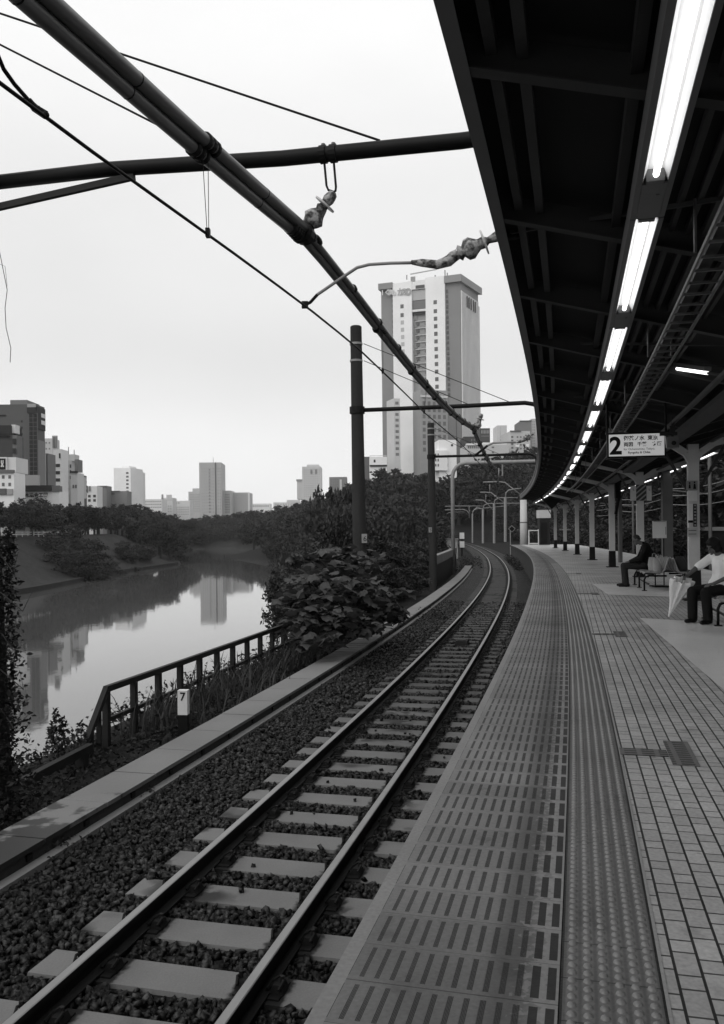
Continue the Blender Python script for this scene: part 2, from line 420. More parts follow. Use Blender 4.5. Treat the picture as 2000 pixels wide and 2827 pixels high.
# ================================================================ rails, sleepers
def rail_thing(side, label):
    c = side * .565
    o = thing('rail', label, 'rail', P(8, c, RAIL_Z), 0)
    pr = [(-.0325, -.004), (-.0325, -.036), (-.009, -.05), (-.009, -.125), (-.0635, -.14), (-.0635, -.153), (.0635, -.153), (.0635, -.14), (.009, -.125), (.009, -.05), (.0325, -.036), (.0325, -.004)]
    MB().sweep([(c + a, RAIL_Z + b) for a, b in pr], S0, 228, .75).build('rail_body', M_RUST, o)
    tp = [(-.031, -.004), (-.025, 0.0), (.025, 0.0), (.031, -.004)]
    MB().sweep([(c + a, RAIL_Z + b) for a, b in tp], S0, 228, .75).build('running_surface', M_RAILTOP, o)
    return o
rail_thing(-1, 'steel rail with a worn bright top on the gravel side, farther from the platform')
rail_thing(1, 'steel rail with a worn bright top nearest the platform edge')
def sleeper_mat():
    m, t, b = new_mat('sleeper_concrete')
    c = (noise(t, 2.2, 4) - .5) * .5 + 1.0
    pz = t.nodes.new('ShaderNodeSeparateXYZ'); t.links.new(pos(t), pz.inputs[0])
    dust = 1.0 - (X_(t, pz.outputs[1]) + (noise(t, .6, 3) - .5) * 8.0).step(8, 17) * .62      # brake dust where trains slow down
    dark = noise(t, .8, 3).step(.55, .63) * noise(t, 5, 3).step(.40, .5)
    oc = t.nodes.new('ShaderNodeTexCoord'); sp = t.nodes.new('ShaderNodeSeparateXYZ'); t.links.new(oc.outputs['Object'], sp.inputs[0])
    rust_shade = 1.0 - (((X_(t, sp.outputs[0]).abs() - .565).abs()) + (noise(t, 14, 3) - .5) * .10).step(.16, .20)  # rust and dirt, with shade beside the rails painted in
    setcol(t, b, c * .165 * ((noise(t, 70, 2) - .5) * .4 + 1.) * (1.0 - dark * .75) * (1.0 - rust_shade * .88) * dust); b.inputs['Roughness'].default_value = .7; b.inputs['Specular IOR Level'].default_value = .15
    bump(t, b, noise(t, 90, 3), .003, .5); return m
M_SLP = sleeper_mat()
sl_body = MB()
zt = RAIL_Z - .163
for sg in (1,):
    sl_body.tbox((0, 0, zt - .09), (2.04, .36, .18), (1.96, .31))
def make_sleeper(detail):
    o = thing('railway_sleeper', 'pale concrete sleeper lying under the rails in dark ballast', 'sleeper', P(0, 0, 0), 0, 'concrete sleepers under the rails')
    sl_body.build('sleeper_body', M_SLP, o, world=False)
    if detail:
        for sg in (-1, 1):
            b = MB(); b.box((sg * .565, 0, zt + .005), (.30, .22, .012)); b.build('base_plate', M_RUST, o, world=False)
            for q in (-1, 1):
                x = sg * .565 + q * .115
                c = MB(); c.tbox((x, 0, zt + .035), (.09, .11, .05), (.05, .09))
                c.tube([(x + q * .02, -.07, zt + .045), (x + q * .035, -.02, zt + .075), (x, .03, zt + .085), (x - q * .05, .0, zt + .055), (x - q * .055, -.06, zt + .04)], .010, 6)
                c.tube([(x + q * .02, 0, zt + .03), (x + q * .02, 0, zt + .10)], .014, 6)
                c.build('rail_clip', M_RUST, o, world=False)
    return o
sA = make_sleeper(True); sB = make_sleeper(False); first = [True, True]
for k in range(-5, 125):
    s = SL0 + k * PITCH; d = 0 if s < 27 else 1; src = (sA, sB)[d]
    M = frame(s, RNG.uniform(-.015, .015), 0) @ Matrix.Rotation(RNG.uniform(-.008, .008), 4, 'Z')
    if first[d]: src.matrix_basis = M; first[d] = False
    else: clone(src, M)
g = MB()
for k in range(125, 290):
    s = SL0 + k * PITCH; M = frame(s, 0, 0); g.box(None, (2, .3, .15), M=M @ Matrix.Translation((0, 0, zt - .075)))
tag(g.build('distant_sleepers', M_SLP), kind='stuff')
# small box between the rails
o = thing('track_magnet', 'small dark box fixed between the rails on the sleepers', 'track box', P(21.5, 0, zt), -th(21.5))
MB().tbox((0, 0, .06), (.34, .5, .12), (.28, .42)).build('housing', M_RUST, o, world=False)
MB().box((0, 0, .128), (.2, .25, .015)).build('lid', M_DSTEEL, o, world=False)

# ================================================================ cable trough and kerb on the left
o = thing('cable_trough', 'long concrete cable trough with lid slabs, damp and with painted shade at its near end', 'cable trough', P(8, -2.1, -1.07))
MB().sweep([(-1.90, -1.5), (-1.90, -1.115), (-2.34, -1.115), (-2.34, -1.5)], S0, 62, .8).build('trough_body', M_CONCD, o)
def lid_mat():
    m, t, b = new_mat('trough_lid')
    pz = t.nodes.new('ShaderNodeSeparateXYZ'); t.links.new(pos(t), pz.inputs[0]); y = X_(t, pz.outputs[1])
    wet_shade = (noise(t, 2.8, 4) + (y * -1.0 + 7.9) * .22).step(.50, .58)  # damp patches plus painted shade of plants and pole towards the near end
    base = ((noise(t, .9, 4) - .5) * .5 + 1.) * ((noise(t, 60, 2) - .5) * .3 + 1.) * .175
    setcol(t, b, base * (1.0 - wet_shade * .8)); r = 0.75 - wet_shade * .2; b.inputs['Specular IOR Level'].default_value = .2
    t.links.new(r.o, b.inputs['Roughness']); bump(t, b, noise(t, 100, 3), .003, .4); return m
ML = lid_mat(); s = 2.0; k = 0
while s < 60:
    L = .98 if s < 16.4 or 23 < s < 30 else (.34 if s < 23 else 2.9)
    dz = RNG.uniform(-.004, .004)
    MB().sweep([(-1.875, -1.11 + dz), (-1.875, -1.07 + dz), (-2.36, -1.07 + dz), (-2.36, -1.11 + dz)], s, s + L - (.018 if L > .4 else .05), .5).build('lid_slab', ML, o)
    s += L
o = MB().sweep([(-1.775, -1.5), (-1.785, -1.20), (-1.885, -1.20), (-1.885, -1.5)], S0, 60, .8).build('concrete_kerb', M_CONC)
tag(o, 'low thin concrete kerb holding back the ballast beside the cable trough', 'kerb')
g = MB()
for s in np.arange(5, 24, .85): g.box(None, (.02, .07, .05), M=frame(s, -1.892, -1.155))
tag(g.build('drain_hole', M_BLACK, bpy.data.objects['cable_trough']), kind='stuff')

# ================================================================ platform
pl = MB().sweep([(EDGE + .12, -1.6), (EDGE + .12, -.17), (EDGE, -.15), (EDGE, -.012), (7.7, -.012), (7.7, -.15), (7.55, -.17), (7.55, -1.6)], S0, 84, .75).build('platform', M_CONCD)
tag(pl, kind='structure')
def uvxy(t):
    n = t.nodes.new('ShaderNodeUVMap'); sp = t.nodes.new('ShaderNodeSeparateXYZ'); t.links.new(n.outputs[0], sp.inputs[0])
    return X_(t, sp.outputs[0]), X_(t, sp.outputs[1])
def strip(name, l0, l1, z, m, s1=84, nlat=1):
    lats = [l0 + (l1 - l0) * i / nlat for i in range(nlat + 1)]
    return MB().sweep([(l, z) for l in lats], S0, s1, .5, closed=False, uv=True).build(name, m, pl)
def grainy(t, base, big=.35, fine=.3):
    return ((noise(t, 1.1, 4) - .5) * (2 * big) + 1.) * ((noise(t, 55, 3) - .5) * (2 * fine) + 1.) * base
m, t, b = new_mat('coping_concrete'); setcol(t, b, grainy(t, .18)); b.inputs['Roughness'].default_value = .7
strip('coping', EDGE, EDGE + .055, 0.0, m)
def slab_mat():
    m, t, b = new_mat('grooved_slab'); u, v = uvxy(t); uu = u - (EDGE + .075)      # 0 .. .665
    W = .0512
    col = (uu / W).floor(); fu = (uu / W).fract(); v = v - .08; fv = (v / .2515).fract(); row = (v / .2515).floor()
    deep = col.gt(10.5)
    half = deep * .06 + .215 - (1.0 - uu / .66) * .06
    inb = (fu - .5).abs().lt(half) * (fv - .5).abs().lt(.40) * col.lt(12.5)
    line = ((fu - .5) * 12.0).fract().gt(.2)
    slot = inb * line.mx(deep)
    seam = (fv - .5).abs().gt(.488); seam4 = seam * whash(t, row, row * 0).gt(.72)
    wear = uu.gt(.51) * (noise(t, 26, 4) + uu * 2.2 - 1.30).step(.42, .50)
    dirt = noise(t, .9, 4, stretch=(1, .6, 1)).step(.38, .72)
    band = 1.0 - (uu - .50).abs().step(.02, .11) * 1.0
    bl = whash(t, row, row * 0 + 3.0) * .3 + .85
    blot = noise(t, 5, 4).step(.60, .70)
    c = grainy(t, .15, .3, .35) * bl * (1.0 - band * .42) * (1.0 - dirt * .42) * (1.0 - blot * .25)
    c = c + wear * .07 * (noise(t, 40, 3) + .4)
    c = c * (1.0 - slot * .93) * (1.0 - seam4 * .6) + (seam - seam4).mx(0) * .025
    setcol(t, b, c); t.links.new((noise(t, 3, 3) * .3 + .42).o, b.inputs['Roughness']); b.inputs['Specular IOR Level'].default_value = .35
    bump(t, b, slot * -1.0 - seam * .5 + noise(t, 80, 3) * .15, .006, .7); return m
strip('grooved_paving', EDGE + .055, EDGE + .738, 0.0, slab_mat(), nlat=6)
def tact_mat():
    m, t, b = new_mat('tactile_block'); u, v = uvxy(t); uu = u - (EDGE + .744)
    seam = ((v / .2515).fract() - .5).abs().gt(.487)
    seam = seam * whash(t, (v / .2515 + .5).floor(), v * 0).gt(.35)
    edge = uu.lt(.006).mx(uu.gt(.311))
    gap = (((uu - .010) / .05).fract() - .5).abs().step(.30, .46)
    c = grainy(t, .13, .45, .35) * (1.0 - gap * .4) * (1.0 - noise(t, 4, 4).step(.58, .7) * .3) * (1.0 - seam * .75) * (1.0 - edge * .9)
    setcol(t, b, c); b.inputs['Roughness'].default_value = .55; b.inputs['Specular IOR Level'].default_value = .35
    bump(t, b, noise(t, 80, 3), .003, .6); return m
MT = tact_mat(); strip('tactile_strip', EDGE + .742, EDGE + 1.062, 0.0, MT, nlat=2)
# raised domes of the tactile blocks
us = (np.arange(6) + .5) / 6 * .30 + EDGE + .754; n = 8
DV, DF = [], []; k = 0
for i, s in enumerate(np.arange(1.8, 38, .2515 / 5)):
    nn, rings = (8, ((.016, 0), (.0125, .006), (.006, .0085))) if s < 14 else (5, ((.016, 0), (.008, .0085)))
    t_ = float(np.interp(s, _S, _T)); px_, py_ = float(np.interp(s, _S, _X)), float(np.interp(s, _S, _Y))
    for u0 in us:
        X0, Y0 = px_ + u0 * math.cos(t_), py_ - u0 * math.sin(t_)
        for r_, z_ in rings:
            for q in range(nn):
                a = 2 * math.pi * q / nn; DV.append((X0 + r_ * math.cos(a), Y0 + r_ * math.sin(a), z_))
        for j in range(len(rings) - 1):
            for q in range(nn): DF.append((k + j * nn + q, k + j * nn + (q + 1) % nn, k + (j + 1) * nn + (q + 1) % nn, k + (j + 1) * nn + q))
        DF.append(tuple(range(k + (len(rings) - 1) * nn, k + len(rings) * nn))); k += len(rings) * nn
me = bpy.data.meshes.new('dome'); me.from_pydata(DV, [], DF); me.update()
m, t, b = new_mat('dome_concrete'); setcol(t, b, grainy(t, .155, .4, .3)); b.inputs['Roughness'].default_value = .4
tag(link('raised_dome', me, m, pl, True), kind='stuff')
def brick_mat():
    m, t, b = new_mat('brick_paving'); sp = t.nodes.new('ShaderNodeSeparateXYZ'); t.links.new(pos(t), sp.inputs[0])
    x, y = X_(t, sp.outputs[0]), X_(t, sp.outputs[1]); A = .238
    l = x * math.sin(A) + y * math.cos(A); wv = x * math.cos(A) - y * math.sin(A)
    W, L = .0835, .25
    r = (wv / W).floor(); fr = (wv / W).fract()
    ll = l / L + r * .5 + whash(t, r, r * 0) * .08
    fl = ll.fract(); ci = ll.floor()
    small = fl.gt(.64)
    jl = (fr - .5).abs().gt(.438)
    jc = (fl - .64).abs().lt(.020).mx((fl - .5).abs().gt(.480))
    fade = y.step(14, 34)
    j = jl.mx(jc * .9) * (1.0 - fade * .55)
    tone = whash(t, r, ci * 2.0 + small) * .22 + .89
    big = noise(t, .7, 4) * 1.3 + .35
    st1 = noise(t, 2.3, 3).step(.60, .74).mx(noise(t, 13, 2).step(.70, .74))
    c = grainy(t, .34, .25, .35) * (tone * (1.0 - fade) + fade) * big * (1.0 - st1 * .35) * (1.0 - j * .95)
    setcol(t, b, c); t.links.new((noise(t, 1.5, 3) * .35 + .30).o, b.inputs['Roughness']); b.inputs['Specular IOR Level'].default_value = .4
    bump(t, b, j * -1.0 + noise(t, 70, 3) * .2, .005, .6); return m
strip('brick_paving', EDGE + 1.066, 7.62, -.004, brick_mat(), nlat=4)
m, t, b = new_mat('filler_mortar'); setcol(t, b, grainy(t, .24)); 
strip('mortar_edge', EDGE + 1.064, EDGE + 1.076, -.001, m, s1=30)
# newer smooth concrete under the benches
def fl_mat():
    m, t, b = new_mat('smooth_concrete'); setcol(t, b, grainy(t, .55, .2, .2)); b.inputs['Specular IOR Level'].default_value = .5
    t.links.new((noise(t, 2, 3) * .25 + .22).o, b.inputs['Roughness']); return m
MF = fl_mat()
def patch(name, pts):
    g = MB(); g.add([(x, y, 0.001) for x, y in pts], [tuple(range(len(pts)))]); return g.build(name, MF, pl)
q = lambda s, l: P(s, l).to_tuple()[:2]
patch('bench_floor', [q(5, 3.72), (3.28, 7.76), (4.56, 14.02), q(13.1, 7.6), q(5, 7.6)])
patch('bench_floor', [(6.15, 22.78), (5.48, 18.99), q(18.6, 7.6), q(22.6, 7.6)])
# worn tactile guide patches let into the bricks
m, t, b = new_mat('old_guide_block'); sp = t.nodes.new('ShaderNodeSeparateXYZ'); t.links.new(pos(t), sp.inputs[0])
A = .238; x, y = X_(t, sp.outputs[0]), X_(t, sp.outputs[1]); l = x * math.sin(A) + y * math.cos(A); wv = x * math.cos(A) - y * math.sin(A)
cells = ((l / .055).fract() - .5).abs().lt(.28) * ((wv / .11).fract() - .5).abs().lt(.36)
setcol(t, b, grainy(t, .11, .6, .4) * (1.0 - cells * .75)); b.inputs['Roughness'].default_value = .6
for i, s in enumerate((6.55, 13.0, 20.6, 29.5)):
    g = MB(); M = frame(s, 0)
    g.box(None, (.30, .17, .004), M=M @ Matrix.Translation((EDGE + 1.22, -.03, 0))); g.build('drain_strip', m, pl)
    g = MB(); g.box(None, (.16, .62, .005), M=M @ Matrix.Translation((EDGE + 1.455, 0, 0))); g.build('drain_cover', m, pl)
# ================================================================ canopy: butterfly roof over the island platform
HC = EYE + 2.40
cn = thing('platform_canopy', 'dark steel butterfly roof curving over the platform with ribs and purlins', 'canopy', P(20, 4.5, 3.0), -th(20))
L0, LC, L1 = EDGE + .20, EDGE + 2.85, EDGE + 5.5
CS0, CS1 = -14.0, 69.0
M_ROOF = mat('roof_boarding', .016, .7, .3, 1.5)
rb = lambda lat: HC + .03 - .277 * (lat - L0) if lat <= LC else HC + .03 - .277 * (L1 - lat)   # rib underside
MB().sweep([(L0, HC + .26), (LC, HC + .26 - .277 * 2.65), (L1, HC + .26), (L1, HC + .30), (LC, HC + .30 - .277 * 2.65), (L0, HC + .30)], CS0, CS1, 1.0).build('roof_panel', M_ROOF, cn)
M_FASC = mat('fascia_paint', .115, .5, .25, 2)
for nm, l, sg in (('fascia', L0, 1), ('fascia', L1, -1)):
    MB().sweep([(l, HC), (l + sg * .085, HC), (l + sg * .085, HC + .012), (l + sg * .014, HC + .012), (l + sg * .014, HC + .325), (l - sg * .03, HC + .325), (l - sg * .03, HC + .20), (l, HC + .19)], CS0, CS1, .5).build(nm, M_FASC, cn)
def purlin(lat, wd, dp):
    z = rb(lat) + .20
    MB().sweep([(lat - wd / 2, z - dp), (lat + wd / 2, z - dp), (lat + wd / 2, z), (lat - wd / 2, z)], CS0, CS1, .8).build('purlin', M_CANOPY, cn)
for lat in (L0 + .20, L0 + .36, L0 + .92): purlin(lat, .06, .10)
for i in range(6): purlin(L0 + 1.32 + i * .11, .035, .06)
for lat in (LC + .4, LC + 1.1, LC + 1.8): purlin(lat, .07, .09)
for k in range(37):
    s = -13 + 2.22 * k + .35
    for a, c in ((L0 + .02, LC - .06), (LC + .06, L1 - .02)):
        g = MB(); A = P(s, a); B = P(s, c); za, zb = rb(a), rb(c)
        g.bar((A.x, A.y, za + .006), (B.x, B.y, zb + .006), .10, .012)
        g.bar((A.x, A.y, za + .105), (B.x, B.y, zb + .105), .012, .186)
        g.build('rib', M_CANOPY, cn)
for k in range(18):                               # thin diagonal wind braces
    s = -12 + 4.44 * k
    a = P(s + 2.2, L0 + .1, rb(L0 + .1) + .13); c = P(s, LC - .3, rb(LC - .3) + .13)
    MB().bar(a, c, .03, .03).build('wind_brace', M_CANOPY, cn)
MB().sweep([(LC - .16, rb(LC) - .02), (LC + .16, rb(LC) - .02), (LC + .16, rb(LC) + .05), (LC - .16, rb(LC) + .05)], CS0, CS1, 1.).build('valley_gutter', M_CANOPY, cn)

# columns with brackets
COLS = [(-5.0, 4.85), (3.2, 4.9), (19.0, 5.0), (27.5, 4.85), (34.3, 4.62), (42.0, 4.48), (50.7, 4.45), (60.0, 4.5), (68.0, 4.5)]
M_COLW = mat('column_paint', .48, .5, .18, 1.2, fine=.05)
def make_column(lbl):
    o = thing('canopy_column', lbl, 'column', (0, 0, 0), 0, 'pale steel columns holding up the platform roof')
    H = rb(LC)
    MB().box((0, 0, (.62 + H) / 2), (.21, .2, H - .62)).build('shaft', M_COLW, o, world=False)
    g = MB(); g.tbox((0, 0, .31), (.26, .25, .62), (.235, .22)); g.box((0, 0, .012), (.44, .4, .03)); g.build('base', M_BLACK, o, world=False)
    for sg in (-1, 1):
        pts = [(0, 0, H - .42), (sg * .13, 0, H - .18), (sg * .42, 0, H + .02), (sg * 1.7, 0, H + .34)]
        g = MB()
        for a, c in zip(pts[:-1], pts[1:]): g.bar(a, c, .16, .13)
        g.build('bracket', M_COLW, o, world=False)
        g = MB(); g.bar((sg * .10, 0, H - .95), (sg * .62, 0, H - .02), .05, .06); g.build('strut', M_CANOPY, o, world=False)
    return o
c0 = None
for i, (s, lat) in enumerate(COLS):
    seen = i - 2
    lbl = 'pale steel roof column with a black foot, beside the camera and out of frame' if seen < 0 else \
        ['pale roof column carrying white notices behind the seated woman', 'pale roof column with a striped board and two white plates, behind the seated man', 'pale roof column just left of the seated man, with a dark box near its top'][seen] if seen < 3 else \
        f'pale roof column with black foot, {ordinal(seen - 3)} one beyond the column with the dark box'
    M = frame(s, lat)
    if c0 is None: c0 = make_column(lbl); c0.matrix_basis = M
    else: clone(c0, M, lbl)

# fluorescent lamps
M_TUBE = emis('lit_tube', 2.4); M_REFL = mat('reflector_enamel', .72, .35, .03, 3); M_HOUS = mat('lamp_housing', .12, .5, .2, 4)
def make_lamp(lbl, grp, LEN=2.46, PIT=3.05):
    o = thing('fluorescent_lamp', lbl, 'lamp', (0, 0, 0), 0, grp)
    w0, w1 = .072, .105
    g = MB()
    for sg in (-1, 1):
        g.add([(sg * w0, 0, .0), (sg * w1, 0, .004), (sg * w1, 0, .13), (sg * w0, 0, .13), (sg * w0, PIT, 0), (sg * w1, PIT, .004), (sg * w1, PIT, .13), (sg * w0, PIT, .13)],
              [(0, 1, 2, 3), (4, 7, 6, 5), (0, 4, 5, 1), (1, 5, 6, 2), (2, 6, 7, 3), (3, 7, 4, 0)])
    g.box((0, PIT / 2, .145), (w1 * 2, PIT, .02)); g.build('housing', M_HOUS, o, world=False)
    g = MB()                                        # open enamel trough
    pr = [(-w0 + .002, .004), (-.045, .062), (.045, .062), (w0 - .002, .004)]
    V = [(x, y, z) for y in (.02, LEN) for x, z in pr]
    g.add(V, [(0, 1, 5, 4), (1, 2, 6, 5), (2, 3, 7, 6)]); r = g.build('reflector', M_REFL, o, world=False)
    MB().tube([(0, .05, .022), (0, .06, .022), (0, LEN - .07, .022), (0, LEN - .05, .022)], [.016, .019, .019, .014], 12).build('tube', M_TUBE, o, smooth=True, world=False)
    for y, s_ in ((.02, 1), (LEN, -1)):
        g = MB(); g.tbox((0, y - s_ * .0, .035), (.10, .05, .07), (.12, .10)); g.build('lamp_holder', M_HOUS, o, world=False)
    g = MB(); g.box((0, (LEN + PIT) / 2 + .012, .006), (w0 * 2 - .004, PIT - LEN - .03, .012)); g.box((.03, LEN + .2, -.002), (.02, .03, .006)); g.build('cover_plate', M_HOUS, o, world=False)
    return o
l0 = None
for k in range(-5, 20):
    s = 6.48 + 3.05 * k - .05
    v = k + 1
    lbl = 'bright fluorescent batten over the platform edge, behind the camera' if v < 0 else \
        'nearest and largest glowing fluorescent batten, cut by the top of the photo' if v == 0 else \
        f'glowing fluorescent batten under the roof, {ordinal(v)} one beyond the largest batten' if v < 12 else 'tiny far fluorescent batten in the curving row of lights under the roof'
    M = Matrix.Translation(P(s, EDGE + 1.27, EYE + 2.0)) @ Matrix.Rotation(-(th(s + 1.5)), 4, 'Z')
    if l0 is None: l0 = make_lamp(lbl, 'fluorescent battens over the platform edge'); l0.matrix_basis = M
    else: clone(l0, M, lbl)
for k in range(0, 18):
    s = 12 + 3.05 * k; M = Matrix.Translation(P(s, EDGE + 4.75, EYE + 1.95)) @ Matrix.Rotation(-(th(s + 1.5)), 4, 'Z')
    clone(l0, M, 'lit fluorescent batten in the row along the far side of the platform roof', 'fluorescent battens on the far side of the roof')
p1, p2 = at(1865, 1017, 10.6), at(1956, 1030, 9.9)
o = thing('fluorescent_lamp', 'single short lit batten set crosswise under the roof, right of the cable ladder', 'lamp', (p1 + p2) / 2)
MB().tube([p1, p2], .02, 8).build('tube', emis('dim_tube', 2.0), o); d = (p2 - p1)
MB().bar(p1 + Vector((0, 0, .05)), p2 + Vector((0, 0, .05)), .09, .05).build('housing', M_HOUS, o)
MB().bar(p2, p2 + d * 1.4, .03, .03).build('conduit', M_CANOPY, o)

# cable ladder hanging under the roof
cl = thing('cable_ladder', 'dark hanging cable ladder with many rungs running beside the row of lights', 'cable ladder', P(14, 3.3, EYE + 1.66), -th(14))
M_LAD = mat('ladder_steel', .09, .5, .2, 3)
for lat in (3.21, 3.42): MB().sweep([(lat - .007, EYE + 1.64), (lat + .007, EYE + 1.64), (lat + .007, EYE + 1.67), (lat - .007, EYE + 1.67)], CS0, 40, .8).build('side_rail', M_LAD, cl)
for i in range(95):
    s = 2.5 + i * .285; a = P(s, 3.22, EYE + 1.66); c = P(s, 3.41, EYE + 1.66); MB().bar(a, c, .016, .016).build('rung', M_LAD, cl)
g = MB().sweep([(3.25, EYE + 1.68), (3.32, EYE + 1.68), (3.32, EYE + 1.72), (3.25, EYE + 1.72)], CS0, 40, .8).build('cable_bundle', M_BLACK, cl)
for i in range(12):
    s = 3 + 3.3 * i
    for lat in (3.205, 3.425): a = P(s, lat, EYE + 1.72); MB().bar(a, a + Vector((0, 0, .34)), .016, .016, (1, 0, 0)).build('hanger_rod', M_LAD, cl)
# conduits along the right half of the roof
for i, (lat, z) in enumerate(((4.05, EYE + 1.62), (5.35, EYE + 1.72), (6.6, EYE + 2.02))):
    o = MB().sweep([(lat - .025, z), (lat + .025, z), (lat + .025, z + .05), (lat - .025, z + .05)], CS0, 62, 1.).build('conduit', M_CANOPY)
    tag(o, ['straight conduit beside the cable ladder at the roof valley', 'thin straight conduit above the seated woman, right of the roof valley', 'outermost straight conduit under the far half of the roof'][i], 'conduit', 'conduits under the roof')

# ---------------------------------------------------------------- platform number sign
M_SIGN = emis('sign_panel', .24, .5)
sc_ = at(1757, 1229, 13.6); s_sg = 15.0
sg = thing('hanging_sign', 'hanging white platform sign with a big black 2 and station names', 'sign', sc_, -th(s_sg) + .02)
W, Hh = .85, .352
MB().box((0, 0, 0), (W, .10, Hh)).build('panel', M_SIGN, sg, world=False)
g = MB()
for z in (-1, 1): g.box((0, 0, z * (Hh / 2 + .012)), (W + .05, .13, .026))
for x in (-1, 1): g.box((x * (W / 2 + .012), 0, 0), (.026, .13, Hh + .03))
g.build('frame', M_BLACK, sg, world=False)
for x in (-W / 2 - .02, W / 2 + .03): MB().tube([(x, 0, Hh / 2), (x, 0, .95)], .018, 8).build('hanger_rod', M_BLACK, sg, world=False)
MB().box((-.1, 0, -Hh / 2 - .04), (.22, .06, .035)).build('light_box', M_BLACK, sg, world=False)
def sgt(body, size, x, z, bold=0.): lettering(body, size, Matrix.Translation((x, -.0525, z)) @ TXT, M_BLACK, sg, .0015, 'LEFT', bold)
sgt('2', .385, -.415, -.135, .011)
sgt('御茶ノ水  東京', .08, -.195, .08, .002)
sgt('両国   千葉    方面', .073, -.195, -.015, .002)
sgt('for Ochanomizu, Tokyo,', .048, -.195, -.08)
sgt('Ryogoku & Chiba', .048, -.13, -.135, .001)
# camera box right of the sign
o = thing('security_camera', 'grey boxy camera with a dark lens hanging right of the platform sign', 'camera', at(1858, 1222, 13.3), -.3)
g = MB(); g.tbox((0, 0, 0), (.18, .24, .17), (.16, .22)); g.build('housing', M_STEEL, o, world=False)
MB().lathe((.01, -.12, -.02), (0, -1, 0), [(0, .035), (.04, .035), (.045, .0)], 12).build('lens', M_BLACK, o, world=False)
g = MB(); g.tube([(0, 0, .08), (0, 0, .42)], .02, 8); g.box((-.06, 0, .14), (.26, .06, .05)); g.box((.0, 0, .2), (.08, .08, .12)); g.build('bracket', M_DSTEEL, o, world=False)
g = MB(); g.tube([(-.09, -.05, -.08), (-.11, -.05, .1)], .012, 6); g.build('cable', M_WHITE, o, world=False)
# notices on the nearest seen column
c1 = P(19.0, 5.0); rz = -th(19)
def plate(name, lab, x0, y0, x1, y1, Y, m, cat='notice', rz=rz, dark=None):
    a, c = at(x0, y0, Y), at(x1, y1, Y); ctr = (a + c) / 2
    o = thing(name, lab, cat, ctr, 0); w_, h_ = abs(c.x - a.x), abs(a.z - c.z)
    MB().box((0, 0, 0), (w_, .012, h_)).build('panel', m, o, world=False); return o, w_, h_
Yc = c1.y - .135
o, w_, h_ = plate('pictogram_sign', 'toilet pictogram plate with two dark figures, topmost on the column behind the woman', 1896, 1327, 1927, 1353, Yc, M_GALV, 'sign')
for x, hh, wd in ((-.05, .11, .045), (.05, .14, .06)):
    g = MB(); g.tbox((x, -.009, -.02), (wd, .004, hh * .75), (wd * .5, .004)); g.lathe((x, -.007, hh * .44), (0, -1, 0), [(0, .018), (.004, .018)], 10); g.build('figure', M_BLACK, o, world=False)
plate('notice_plate', 'small square white plate below the toilet pictogram on the column', 1899, 1355, 1926, 1383, Yc, M_WHITE)
o, w_, h_ = plate('notice_plate', 'tall narrow white notice beside a strip of dark characters on the column', 1900, 1391, 1914, 1444, Yc, M_WHITE)
MB().box((0, -.009, -h_ / 2 + .03), (w_, .004, .05)).build('caption', M_BLACK, o, world=False)
o, w_, h_ = plate('notice_plate', 'narrow dark strip of vertical white characters on the column behind the woman', 1915, 1391, 1925, 1454, Yc, M_BLACK)
for i in range(7): MB().box((0, -.009, h_ * (.43 - .143 * i)), (w_ * .6, .003, h_ * .085)).build('character', M_GALV, o, world=False)
o, w_, h_ = plate('notice_plate', 'wide pale notice with two lines of print, lowest on the column', 1899, 1457, 1926, 1481, Yc, mat('pale_notice', .4, .5, .1, 4))
for z in (-.22, .18): MB().box((0, -.009, z * h_), (w_ * .8, .003, .012)).build('print_line', M_DSTEEL, o, world=False)
# striped board and plates on the second column
c2 = P(27.5, 4.85); Yc = c2.y - .15
def stripe_mat():
    m, t, b = new_mat('diagonal_stripe'); sp = t.nodes.new('ShaderNodeSeparateXYZ'); t.links.new(pos(t), sp.inputs[0])
    d = ((X_(t, sp.outputs[0]) * 1.0 - X_(t, sp.outputs[2]) * 1.2) / .17).fract().gt(.62)
    setcol(t, b, d * .30 + .03); return m
plate('striped_board', 'dark board with pale diagonal stripes on the column behind the man', 1757, 1338, 1785, 1382, Yc, stripe_mat(), 'board')
for x0, x1, w_ in ((1741, 1757, 'left'), (1786, 1800, 'right')):
    o, pw, ph = plate('clock_plate', f'white plate with small dark clock mark on the {w_} of the striped board', x0, 1341, x1, 1382, Yc - .03, M_WHITE, 'plate')
    g = MB(); g.box((0, -.008, ph * .25), (.012, .003, .06)); g.box((.018, -.008, ph * .2), (.035, .003, .012)); g.build('hand', M_BLACK, o, world=False)
# dark equipment box and pipe on the third column
c3 = P(34.3, 4.62)
o = thing('equipment_box', 'dark tall box with a hanging pipe fixed to the column left of the man', 'box', at(1707, 1350, c3.y - .2))
a = at(1699, 1322, c3.y - .22); c = at(1713, 1375, c3.y - .22)
MB().box((a + c) / 2, (abs(c.x - a.x), .2, abs(a.z - c.z))).build('case', M_BLACK, o)
MB().bar(at(1709, 1372, c3.y - .2), at(1701, 1420, c3.y - .2), .10, .10, (0, 1, 0)).build('pipe', M_BLACK, o)
